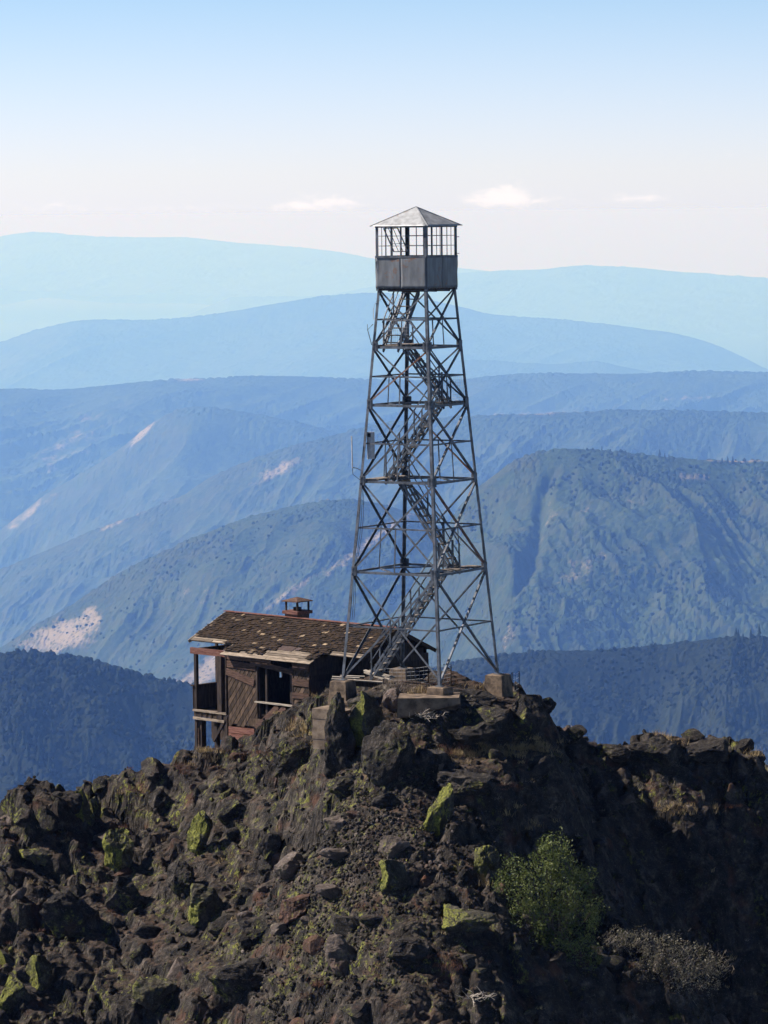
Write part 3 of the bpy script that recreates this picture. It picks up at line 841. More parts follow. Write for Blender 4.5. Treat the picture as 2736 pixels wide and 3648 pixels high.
# fittings on the leg nearest the cabin: box, whip antenna, cables
la = lambda z, du=0, dv=0: Vector((-half(z) + du, -half(z) + dv, z))
MB().box((-half(8.8) + .06, -half(8.8) + .1, 7.95), (-half(8.8) + .26, -half(8.8) + .3, 8.92)).build('equipment_box', M['whitemetal'], tower)
MB().box((-half(8.8) + .1, -half(8.8) + .07, 8.74), (-half(8.8) + .22, -half(8.8) + .1, 8.88)).build('box_hood', M['cable'], tower)
m = MB().tube([(-half(8) - .35, -half(8) - .1, 7.62), (-half(8) - .37, -half(8) - .1, 8.78)], .024, 6)
m.build('whip_antenna', M['whitemetal'], tower)
MB().tube([la(7.55), (-half(8) - .2, -half(8) - .05, 7.62), (-half(8) - .35, -half(8) - .1, 7.65)], .016).build('antenna_bracket', M['steel'], tower)
MB().tube([(-half(8) - .35, -half(8) - .1, 7.63), (-half(8) - .33, -half(8) - .1, 7.4), la(7.25, -.08), la(7.2, .02)], .011).build('antenna_cable', M['cable'], tower)
MB().tube([la(12.05, -.03), (-half(12) - .16, -half(12) - .05, 12.6), (-half(12.4) + .02, -half(12) - .02, 12.8)], .016).build('lamp_bracket', M['steel'], tower)
MB().tube([(-half(12) - .16, -half(12) - .05, 12.6), (-half(12) - .17, -half(12) - .05, 12.8)], .01).build('lamp_bracket', M['steel'], tower)
MB().tube([la(14.05, .1, .1), la(13.75, .22, .1), la(13.55, -.02, -.02), la(13.35, -.1, 0), la(13.0, -.06, 0), la(12.95, .02)], .012).build('loose_strap', M['whitemetal'], tower)
for j in range(3):
    pts = [la(7.1, .06 + .02 * j, .04)]
    for q in range(1, 9):
        z = 7.1 - q * .62; pts.append(la(z, .05 + .03 * j + .16 * (j + 1) / 3 * math.sin(math.pi * ((7.1 - z) % 3.2) / 3.2), .05))
    MB().tube(pts, .009, 4).build('hanging_cable', M['cable'], tower)
pts = []
for q in range(10):
    t = q / 9; pts.append((1.15 - t * 0 + .0, -.5 - t * .6, 3.8 - .75 * math.sin(math.pi * .5 * t)))
MB().tube(pts, .011, 4).build('hanging_cable', M['cable'], tower)

# ------------------------------------------------------------------ concrete
def frustum(name, loc, top, bot, h, label, mat='concrete', rz=YAW, cat='concrete pier', group=None, lines=0):
    m = MB(); c = .05
    def ring(w, z): return [(-w / 2, -w / 2, z), (w / 2, -w / 2, z), (w / 2, w / 2, z), (-w / 2, w / 2, z)]
    V = []; zz = [(-.0, top - 2 * c), (-c * .6, top)]
    for i in range(lines):
        t = (i + 1) / (lines + 1); w = top + (bot - top) * t; z = -c - (h - c) * t
        zz += [(z + .012, w), (z, w - .018), (z - .012, w)]
    zz += [(-h, bot)]
    for z, w in zz: V += ring(w, z)
    fs = [(0, 1, 2, 3)]
    for i in range(len(zz) - 1):
        for k in range(4): a = i * 4 + k; b = i * 4 + (k + 1) % 4; fs.append((a, a + 4, b + 4, b))
    m.add(V, fs)
    o = m.build(name, M[mat]); o.location = loc; o.rotation_euler = (0, 0, rz)
    return tag(o, label, cat, group)


def wc(u, v, z): c, s = math.cos(YAW), math.sin(YAW); return (u * c - v * s, u * s + v * c, z)


B0 = 2.083 - .03
frustum('concrete_pier', wc(-B0, -B0, -.03), .66, .86, 1.25, 'tall concrete pier under the left tower leg, beside the broken planks', lines=3, group='concrete piers under the tower legs')
frustum('concrete_pier', wc(B0, -B0, -.03), .66, .74, .5, 'low concrete pier under the front tower leg, standing on the slab', lines=0, group='concrete piers under the tower legs')
frustum('concrete_pier', wc(B0, B0, -.03), .68, .84, .95, 'tapered concrete pier under the right tower leg at the edge of the summit', lines=2, group='concrete piers under the tower legs')
frustum('concrete_pier', wc(-B0, B0, -.03), .68, .84, .9, 'tapered concrete pier under the rear tower leg in front of the cabin gable', lines=1, group='concrete piers under the tower legs')
# lower retaining block below the left pier, with board marks
m = MB(); z = -.93
for i in range(4): m.box((-.72 + .012 * (i % 2), -.55 + .012 * (i % 2), z - .36), (.72 - .012 * (i % 2), .55, z)); z -= .365
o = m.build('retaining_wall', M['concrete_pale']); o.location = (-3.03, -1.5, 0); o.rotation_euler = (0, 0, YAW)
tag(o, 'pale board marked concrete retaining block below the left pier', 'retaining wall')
m = MB().add([(-1.0, -.5, -.62), (1.15, -.5, -.3), (1.15, 1.1, -.3), (-1.0, 1.1, -.3), (-1.05, -.55, -1.0), (1.2, -.55, -.5), (1.2, 1.1, -1.1), (-1.0, 1.1, -1.1), (-1., -.5, -.3), (1.15, -.5, -.29)],
             [(4, 5, 9, 8), (8, 9, 2, 3), (5, 6, 2, 9), (7, 4, 8, 3), (4, 7, 6, 5), (6, 7, 3, 2)])
o = m.build('concrete_slab', M['concrete']); o.location = (.18, -3.45, 0); o.rotation_euler = (0, 0, R(-3))
tag(o, 'wide low concrete slab in front of the front tower leg', 'concrete slab')
m = MB().box((-.42, -.25, -.35), (.42, .25, -.02)).box((-.34, -.5, -.42), (.36, -.25, -.2)).box((-.45, -.28, -.02), (.45, .28, .05))
o = m.build('concrete_step', M['concrete']); o.location = (-2.35, -1.55, -.78); o.rotation_euler = (0, 0, YAW)
tag(o, 'small stepped concrete block beside the left pier', 'concrete step')

# broken plank deck behind the left pier
deck = tag(empty('broken_deck', (-2.0, .2, -.05), R(-10)), 'bleached broken plank deck on pale trestle legs behind the left pier', 'plank deck')
for i, (x, y, zt, L, a, tl) in enumerate(((-.75, .1, -.02, 1.0, .15, -.06), (-.55, .34, .0, .9, .1, -.04), (.35, .5, .05, 1.2, -.5, -.2), (.5, .62, .06, 1.1, -.45, -.18), (.25, .4, .02, .9, -.55, -.2), (-.3, -.1, -.1, 1.9, -.05, -.05))):
    d = Vector((math.cos(a), math.sin(a), tl)) * L / 2
    MB().bar(Vector((x, y, zt)) - d, Vector((x, y, zt)) + d, .15, .04).build('plank', M['plank'], deck)
MB().bar((-1.0, -.05, -.2), (.9, -.05, -.28), .05, .18).build('beam', M['darkwood'], deck)
for x, dx in ((.05, -.12), (.22, .1), (.62, .06), (-.95, -.05)): MB().bar((x, .1, -.2), (x + dx, .05, -.82), .11, .05, (0, 1, 0)).build('trestle_leg', M['plank'], deck)


def fence(pts, label, hgt=.75, wires=5):
    """thin posts and wire"""
    e = tag(empty('wire_fence', pts[0]), label, 'wire fence'); o0 = Vector(pts[0])
    for p in pts: MB().bar(Vector(p) - o0 - Vector((0, 0, .2)), Vector(p) - o0 + Vector((0, 0, hgt)), .035, .035).build('post', M['darkwood'], e)
    for i in range(wires):
        z = hgt * (.15 + .8 * i / (wires - 1)); q = []
        for a, b in zip(pts, pts[1:]):
            for s in range(4):
                t = s / 4; p = Vector(a).lerp(Vector(b), t) - o0; q.append(p + Vector((0, 0, z - .05 * math.sin(math.pi * t) + random.uniform(-.01, .01))))
        q.append(Vector(pts[-1]) - o0 + Vector((0, 0, z)))
        MB().tube(q, .005, 3).build('wire', M['whitemetal'], e)
    m = MB()
    for a, b in zip(pts, pts[1:]):
        n = int((Vector(b) - Vector(a)).length / .16)
        for s in range(1, n): p = Vector(a).lerp(Vector(b), s / n) - o0; m.bar(p + Vector((0, 0, .08)), p + Vector((0, 0, hgt * .92)), .005, .005)
    m.build('wire_mesh', M['whitemetal'], e)


fence([(-1.35, 2.2, -.62), (.3, 2.0, -.55), (1.15, 2.6, -.6)], 'sagging wire mesh fence beside the rear pier', .7)
fence([(3.35, .9, -.75), (3.62, 1.3, -.75)], 'short bit of wire fence beside the right pier', .75, 4)

# ------------------------------------------------------------------ the cabin
HZ = -4.45
cabin = tag(empty('abandoned_cabin', (-7.54, 12.72, HZ), R(-44.8)), 'derelict brown timber cabin with patchy shingle roof on the slope beside the tower', 'cabin')
PT = .47


def HP(s, g, z): return Vector((s, g, z - HZ))


def hbox(name, s0, s1, g0, g1, z0, z1, mat, parent=None):
    return MB().box((s0, g0, z0 - HZ), (s1, g1, z1 - HZ)).build(name, M[mat], parent or cabin)


def clip_poly(poly, s0, s1, z0, z1):
    def cut(p, f, lim, sgn):
        out = []
        for i in range(len(p)):
            a, b = p[i], p[(i + 1) % len(p)]; ia, ib = sgn * (a[f] - lim) <= 0, sgn * (b[f] - lim) <= 0
            if ia: out.append(a)
            if ia != ib: t = (lim - a[f]) / (b[f] - a[f]); out.append((a[0] + (b[0] - a[0]) * t, a[1] + (b[1] - a[1]) * t))
        return out
    for f, lim, sgn in ((0, s1, 1), (0, s0, -1), (1, z1, 1), (1, z0, -1)):
        poly = cut(poly, f, lim, sgn)
        if len(poly) < 3: return []
    return poly


def slab(name, poly, g, th, mat, parent):
    """a polygon in the facade plane given thickness towards the outside"""
    n = len(poly); V = [HP(s, g, z) for s, z in poly] + [HP(s, g - th, z) for s, z in poly]
    fs = [tuple(range(n)), tuple(range(2 * n - 1, n - 1, -1))] + [(i, n + i, n + (i + 1) % n, (i + 1) % n) for i in range(n)]
    return MB().add(V, fs).build(name, M[mat], parent)


wall = empty('front_wall'); wall.parent = cabin; wall.location = (0, 0, 0)
GF = -2.3
# diagonal sheathing, board by board
def diag(s0, s1, z0, z1, ang, skip=(), jag=.12, g=GF):
    d = np.array([math.cos(ang), math.sin(ang)]); nrm = np.array([-d[1], d[0]]); c = np.array([(s0 + s1) / 2, (z0 + z1) / 2]); w = .185
    for i in range(-12, 13):
        if i in skip: continue
        lo, hi = c + nrm * (i * w + .011), c + nrm * ((i + 1) * w - .011)
        poly = [tuple(lo - d * 5), tuple(lo + d * 5), tuple(hi + d * 5), tuple(hi - d * 5)]
        poly = clip_poly(poly, s0 + random.uniform(0, .02), s1 - random.uniform(0, .02), z0 + random.uniform(0, jag), z1)
        if poly: slab('sheathing_board', poly, g + random.uniform(-.006, .006), .022, 'sheathing', wall)


diag(2.52, 4.17, -3.0, -.72, R(52))
diag(6.15, 7.06, -2.1, -.3, R(52), jag=.02)
diag(4.17, 5.0, -2.95, -1.95, R(48), skip=(-2, -1, 0, 1, 2, 3, 4, 5))


def board(s0, z0, s1, z1, w, mat, g=GF - .03, th=.025, name='siding_board'):
    dz = Vector((s1 - s0, 0, z1 - z0)).normalized()
    return MB().bar(HP(s0, g - th / 2, z0), HP(s1, g - th / 2, z1), th, w, (0, 0, 1)).build(name, M[mat], wall)


for a in ((2.5, -.25, 4.98, -.25, .27), (2.5, -.56, 4.12, -.6, .25), (2.46, -.86, 4.02, -1.2, .27), (3.85, -.4, 6.16, -.62, .2),
          (6.15, -.4, 7.07, -.4, .26), (6.15, -.98, 7.07, -.98, .27), (6.15, -1.5, 7.05, -1.49, .22)):
    board(*a, 'siding', GF - .03 - random.uniform(0, .01))
for a in ((5.0, -.14, 7.08, -.14, .2),): board(*a, 'siding')
for a in ((2.55, -3.13, 4.0, -3.1, .24), (2.55, -3.39, 4.05, -3.37, .24), (2.55, -3.66, 3.6, -3.64, .25), (2.56, -3.93, 3.3, -3.9, .25)): board(*a, 'redboard')
for a in ((4.1, -2.95, 5.35, -1.98, .2), (4.45, -3.0, 5.75, -1.98, .2)): board(*a, 'siding', GF - .05)
board(3.75, -2.75, 4.35, -2.72, .3, 'sheathing', GF)
hbox('sill', 4.1, 6.2, GF - .12, GF + .05, -1.94, -1.89, 'plank', wall)
for s in (2.55, 3.3, 4.2, 4.62, 6.13, 7.04): hbox('stud', s - .05, s + .05, GF + .03, GF + .13, -3.9 if s < 5 else -2.2, -.08, 'darkwood', wall)
hbox('plate', 2.5, 7.08, GF + .03, GF + .13, -.1, .0, 'darkwood', wall)
hbox('window_jamb', 4.12, 4.2, GF - .04, GF + .02, -1.89, -.45, 'darkwood', wall)
hbox('window_jamb', 6.12, 6.19, GF - .04, GF + .02, -1.89, -.6, 'darkwood', wall)
hbox('curtain_panel', 5.55, 6.12, -1.9, -1.86, -1.9, -.5, 'darkwood', wall)

# the other walls, dark boards laid one above the other
def boarded(name, s0, s1, g0, g1, zb, zt, gable=None):
    e = empty(name); e.parent = cabin; z = zb; i = 0
    while z < zt:
        h = min(.24, zt - z); z1 = z + h - (.001 if gable else .012); a, b = g0, g1
        if gable:                                          # clip the rows to the gable slope
            lim = max(.06, (1.0 - z1) / PT); a, b = max(g0, -lim), min(g1, lim)
        o_ = .008 * (i % 2)
        if b > a and s1 > s0: MB().box((s0 - o_, a, z - HZ), (s1 + o_, b, z1 - HZ)).build('board', M['darkwood'], e)
        z += h; i += 1
    if not gable:
        thin_s = s1 - s0 < g1 - g0; cs, cg = (s0 + s1) / 2, (g0 + g1) / 2
        MB().box((cs - .006 if thin_s else s0, g0 if thin_s else cg - .006, zb - HZ), (cs + .006 if thin_s else s1, g1 if thin_s else cg + .006, zt - HZ)).build('backing', M['darkwood'], e)  # sheet added behind the boards to stop light through the gaps
    return e


boarded('gable_wall', 9.18, 9.22, -.3, 1.95, -1.7, .95, True)
boarded('porch_gable', 2.02, 2.06, -2.0, .88, -2.6, .95, True)
boarded('porch_gable', 2.02, 2.06, 1.03, 1.9, -2.6, .95, True)
boarded('porch_gable', 2.02, 2.06, .88, 1.03, -2.6, -1.45); boarded('porch_gable', 2.02, 2.06, .88, 1.03, -1.12, .5)
boarded('recess_wall', 7.1, 9.18, -.32, -.28, -1.9, .8)
e_side = boarded('wing_side_wall', 7.04, 7.08, -2.28, -.3, -1.9, .0)
hbox('wing_cheek', 2.5, 2.54, -2.28, -2.0, -3.9, -.05, 'darkwood')
e = empty('rear_wall'); e.parent = cabin
hbox('panel', 2.06, 9.18, 1.86, 1.9, -3.2, .15, 'darkwood', e)
hbox('floor', 0, 9.2, -1.9, 1.9, -2.68, -2.6, 'darkwood')
hbox('wing_floor', 2.52, 7.06, -2.25, -1.9, -2.9, -2.82, 'darkwood')
hbox('foundation_skirt', 2.06, 2.1, -2.0, 1.9, -4.2, -2.69, 'darkwood')
hbox('foundation_skirt', 2.1, 9.0, -1.2, -1.15, -4.3, -2.7, 'darkwood')

# porch
for s, g, w, z0, z1, nm in ((.16, -1.82, .13, -4.6, -.38, 'porch_post'), (.06, -.62, .1, -2.6, .62, 'porch_post'), (1.6, -1.82, .24, -2.9, -.38, 'porch_post'), (.06, 1.8, .12, -4.6, .1, 'porch_post'),
                            (1.25, -1.75, .16, -4.5, -2.7, 'pile'), (.3, -1.7, .24, -4.7, -2.98, 'pile'), (1.95, -1.8, .22, -4.4, -2.7, 'pile'), (.7, 1.5, .14, -5.2, -2.7, 'pile'), (1.5, .4, .14, -4.8, -2.7, 'pile')):
    MB().box((s - w / 2, g - w / 2, z0 - HZ), (s + w / 2, g + w / 2, z1 - HZ)).build(nm, M['darkwood'], cabin)
for i in range(5): hbox('foundation_board', .06, .3, -1.86 - .006 * (i % 2), -1.8, -4.3 + .2 * i - .02, -4.3 + .2 * i + .16, 'siding')
e = empty('porch_railing'); e.parent = cabin
for i in range(22): hbox('board', .02, .05, -1.9 + i * .172, -1.9 + i * .172 + .16, -2.6, -1.68 + random.uniform(-.03, .02), 'darkwood', e)
hbox('rail_cap', -.06, .1, -1.95, 1.9, -1.68, -1.64, 'darkwood', e)
hbox('porch_beam', -.1, 2.35, -1.9, -1.78, -.4, -.16, 'redboard')
hbox('porch_beam', -.02, .1, -1.78, 1.9, -.4, -.2, 'darkwood')
hbox('deck_edge', .06, 2.0, -1.96, -1.85, -2.66, -2.58, 'roofplank')
hbox('deck_joist', .08, 1.9, -1.9, -1.84, -2.86, -2.68, 'sheathing')
hbox('deck_joist', .06, 1.85, -1.95, -1.85, -2.98, -2.88, 'roofplank')
for i in range(5): hbox('deck_stud', .5 + i * .3, .53 + i * .3, -1.93, -1.9, -2.9, -2.67, 'darkwood')
MB().bar(HP(1.2, -1.9, -3.75), HP(2.05, -1.9, -2.65), .08, .12).build('brace', M['darkwood'], cabin)
boarded('under_floor_wall', .1, 2.0, -1.0, -.96, -3.85, -2.7)

# roof
roof = empty('roof'); roof.parent = cabin
CS = 1 / math.sqrt(1 + PT * PT)
def RP(s, k, up=0.0):
    """a point on the front slope, k out from the ridge, raised 'up' square to it"""
    return HP(s, -k - PT * CS * up * 1.0, 1.08 - PT * k + CS * up)


def kmax(s): return 2.55 if 2.42 < s < 7.4 else 2.0


def plate(name, poly, up0, up1, mat, parent):
    n = len(poly); V = [RP(s, k, up0) for s, k in poly] + [RP(s, k, up1) for s, k in poly]
    fs = [tuple(range(n))[::-1], tuple(range(n, 2 * n))] + [((i + 1) % n, i, n + i, n + (i + 1) % n)[::-1] for i in range(n)]
    return MB().add(V, fs).build(name, M[mat], parent)


plate('roof_deck', [(-.04, 0), (-.04, 1.97), (2.44, 1.97), (2.44, 2.5), (7.38, 2.5), (7.38, 1.97), (9.5, 1.97), (9.5, 0)], -.05, -.03, 'darkwood', roof)
MB().add([HP(-.04, .0, 1.05), HP(9.5, .0, 1.05), HP(9.5, 2.05, 1.05 - PT * 2.05), HP(-.04, 2.05, 1.05 - PT * 2.05), HP(-.04, .0, 1.1), HP(9.5, .0, 1.1), HP(9.5, 2.05, 1.1 - PT * 2.05), HP(-.04, 2.05, 1.1 - PT * 2.05)],
         [(0, 3, 2, 1), (4, 5, 6, 7), (0, 1, 5, 4), (1, 2, 6, 5), (2, 3, 7, 6), (3, 0, 4, 7)]).build('rear_slope', M['shingle'], roof)
k = .02
while k < 2.56:
    segs = [(-.05, 9.5)] if k < 1.95 else [(2.44, 7.4)]
    for a, b in segs:
        cuts = [a] + sorted(random.uniform(a + .6, b - .6) for _ in range(2)) + [b]
        for p, q in zip(cuts, cuts[1:]):
            e2 = random.uniform(-.04, .03) if q == b or p == a else 0
            plate('sheathing_board', [(p + .008 - abs(e2), k), (q - .008 + e2, k), (q - .008 + e2, k + .124), (p + .008 - abs(e2), k + .124)], -.028, random.uniform(-.012, .006), 'roofplank', roof)
    k += .14
MB().bar(HP(-.1, .0, 1.13), HP(9.55, .0, 1.13), .2, .025).build('ridge_board', M['redboard'], roof)
plate('felt_patch', [(5.0, 1.72), (5.85, 1.72), (5.8, 2.05), (4.95, 2.02)], .012, .018, 'tarpaper', roof)
plate('felt_patch', [(5.9, 1.78), (6.2, 1.78), (6.15, 1.96), (5.86, 1.96)], .02, .026, 'tarpaper', roof)
for s in (-.06, 9.52): MB().bar(HP(s, -2.0, 1.03 - PT * 2.0), HP(s, 0, 1.03), .04, .14).build('rake_board', M['plank' if s < 0 else 'darkwood'], roof); MB().bar(HP(s, 2.05, 1.03 - PT * 2.05), HP(s, 0, 1.03), .04, .14).build('rake_board', M['darkwood'], roof)
for i in range(12): s = 2.55 + i * .42; MB().bar(HP(s, -2.2, 1.0 - PT * 2.2 - .03), HP(s, -2.52, 1.0 - PT * 2.52 - .03), .05, .1).build('rafter_tail', M['darkwood'], roof)


def bare_roof(s, k):
    w = fbm2(np.array([s * 1.7]), np.array([k * 3.]), 91, 3)[0] * .28
    if s < 1.95 and k > 1.68 + w * .6: return True
    if 2.42 < s < 7.4 and k > 2.36 + w * .5: return True
    if 4.5 + w < s < 7.05 + w and k > 1.93 + (abs(s - 5.9) * .1) + w * .6: return True
    if s > 7.85 and k > 1.72 + w * .6: return True
    if 4.9 < s < 6.2 and 1.68 < k < 2.1: return True
    return random.random() < .035


sv = []
for i in range(5):
    w = .12 + .03 * i; th = .018
    sv.append((w, mesh_np('shingle', [(-w / 2, -.13, 0), (w / 2, -.13, 0), (w / 2, .13, 0), (-w / 2, .13, 0), (-w / 2, -.13, th), (w / 2, -.13 - .008, th), (w / 2, .13, th * .4), (-w / 2, .13, th * .4)],
                               np.array([(0, 3, 2, 1), (4, 5, 6, 7), (0, 1, 5, 4), (1, 2, 6, 5), (2, 3, 7, 6), (3, 0, 4, 7)]))))
places = []; k = .1
while k < 2.56:
    s = -.03 + random.uniform(0, .08)
    while s < 9.5:
        i = random.randrange(5); w = sv[i][0]
        if k < kmax(s) - .02 and not bare_roof(s + w / 2, k): places.append((s + w / 2, k, i))
        s += w + .006
    k += .118
places.sort(key=lambda p: -(p[0] + 2.2 * p[1]) + random.random() * 6)
slope_rot = Matrix(((1, 0, 0), (0, CS, -PT * CS), (0, PT * CS, CS))).to_4x4()
rest = {}
pale_me = [me.copy() for _, me in sv]
for me in pale_me: me.materials.append(M['shingle_pale'])
for _, me in sv: me.materials.append(M['shingle'])
for n, (s, k, i) in enumerate(places):
    pale = random.random() < .04
    mt_ = Matrix.Translation(RP(s, k, .016 + random.uniform(0, .028))) @ slope_rot @ Matrix.Rotation(random.gauss(0, .05), 4, 'Z') @ Matrix.Rotation(-.05 - abs(random.gauss(0, .09)), 4, 'X') @ Matrix.Rotation(random.gauss(0, .05), 4, 'Y')
    me = (pale_me if pale else [q for _, q in sv])[i]
    if n < 298:
        o = bpy.data.objects.new('shingle', me); C.objects.link(o); o.parent = roof; o.matrix_local = mt_
    else:
        key = 'shingle_pale' if pale else 'shingle'
        V = [mt_ @ v.co for v in me.vertices]; rest.setdefault(key, MB()).add(V, [tuple(p.vertices) for p in me.polygons])
for key, b in rest.items(): tag(b.build('shingles', M[key], roof), kind='stuff')
# chimney
ch = empty('chimney'); ch.parent = cabin
for i in range(5): hbox('course', 3.32 + .01 * (i % 2), 4.0 - .01 * (i % 2), .02, .68, .55 + i * .14, .55 + i * .14 + .13, 'siding', ch)
hbox('chimney_cap', 3.24, 4.1, -.06, .76, 1.25, 1.37, 'redboard', ch)
for s in (3.36, 3.98):
    for g in (.05, .66): hbox('cowl_post', s - .03, s + .03, g - .03, g + .03, 1.37, 1.76, 'darkwood', ch)
hbox('flue', 3.55, 3.78, .25, .48, 1.37, 1.5, 'darkwood', ch)
a, b, c, d = HP(3.24, -.08, 1.76), HP(4.1, -.08, 1.76), HP(4.1, .78, 1.76), HP(3.24, .78, 1.76); t_ = HP(3.67, .35, 1.9)
MB().add([a, b, c, d, t_] + [p - Vector((0, 0, .04)) for p in (a, b, c, d)], [(0, 1, 4), (1, 2, 4), (2, 3, 4), (3, 0, 4), (5, 6, 1, 0), (6, 7, 2, 1), (7, 8, 3, 2), (8, 5, 0, 3), (8, 7, 6, 5)]).build('cowl_roof', M['siding'], ch)
#PART4
# ------------------------------------------------------------------ rocks
_ico = {}


def ico(sub):
    if sub not in _ico:
        bm = bmesh.new(); bmesh.ops.create_icosphere(bm, subdivisions=sub, radius=1)
        _ico[sub] = (np.array([v.co for v in bm.verts]), np.array([[v.index for v in f.verts] for f in bm.faces])); bm.free()
    return _ico[sub]


def rock_shape(seed, sub=4, planes=13, rough=.16):
    """a chipped stone about 2 across: a ball cut by planes, then weathered"""
    d, f = ico(sub); g = np.random.default_rng(seed)
    n = g.normal(size=(planes, 3)); n[:, 2] *= .8; n /= np.linalg.norm(n, axis=1)[:, None]; c = g.uniform(.55, .95, planes)
    dt = d @ n.T; r = np.min(np.where(dt > .05, c / np.maximum(dt, .05), 9), 1); r = np.minimum(r, 1.25)
    v = d * r[:, None]
    if sub >= 3:
        w = fbm3(v * 2.2 + seed, seed, 3) * rough + (np.abs(fbm3(v * 4.1 + seed, seed + 5, 3)) - .25) * rough * .8
        if sub >= 4: w = w + fbm3(v * 11 + seed, seed + 9, 2) * rough * .3
        v = v * (1 + w)[:, None]
    v = v * np.array([1, 1, 1]) / np.maximum(np.abs(v).max(0), 1e-3)
    return v, f


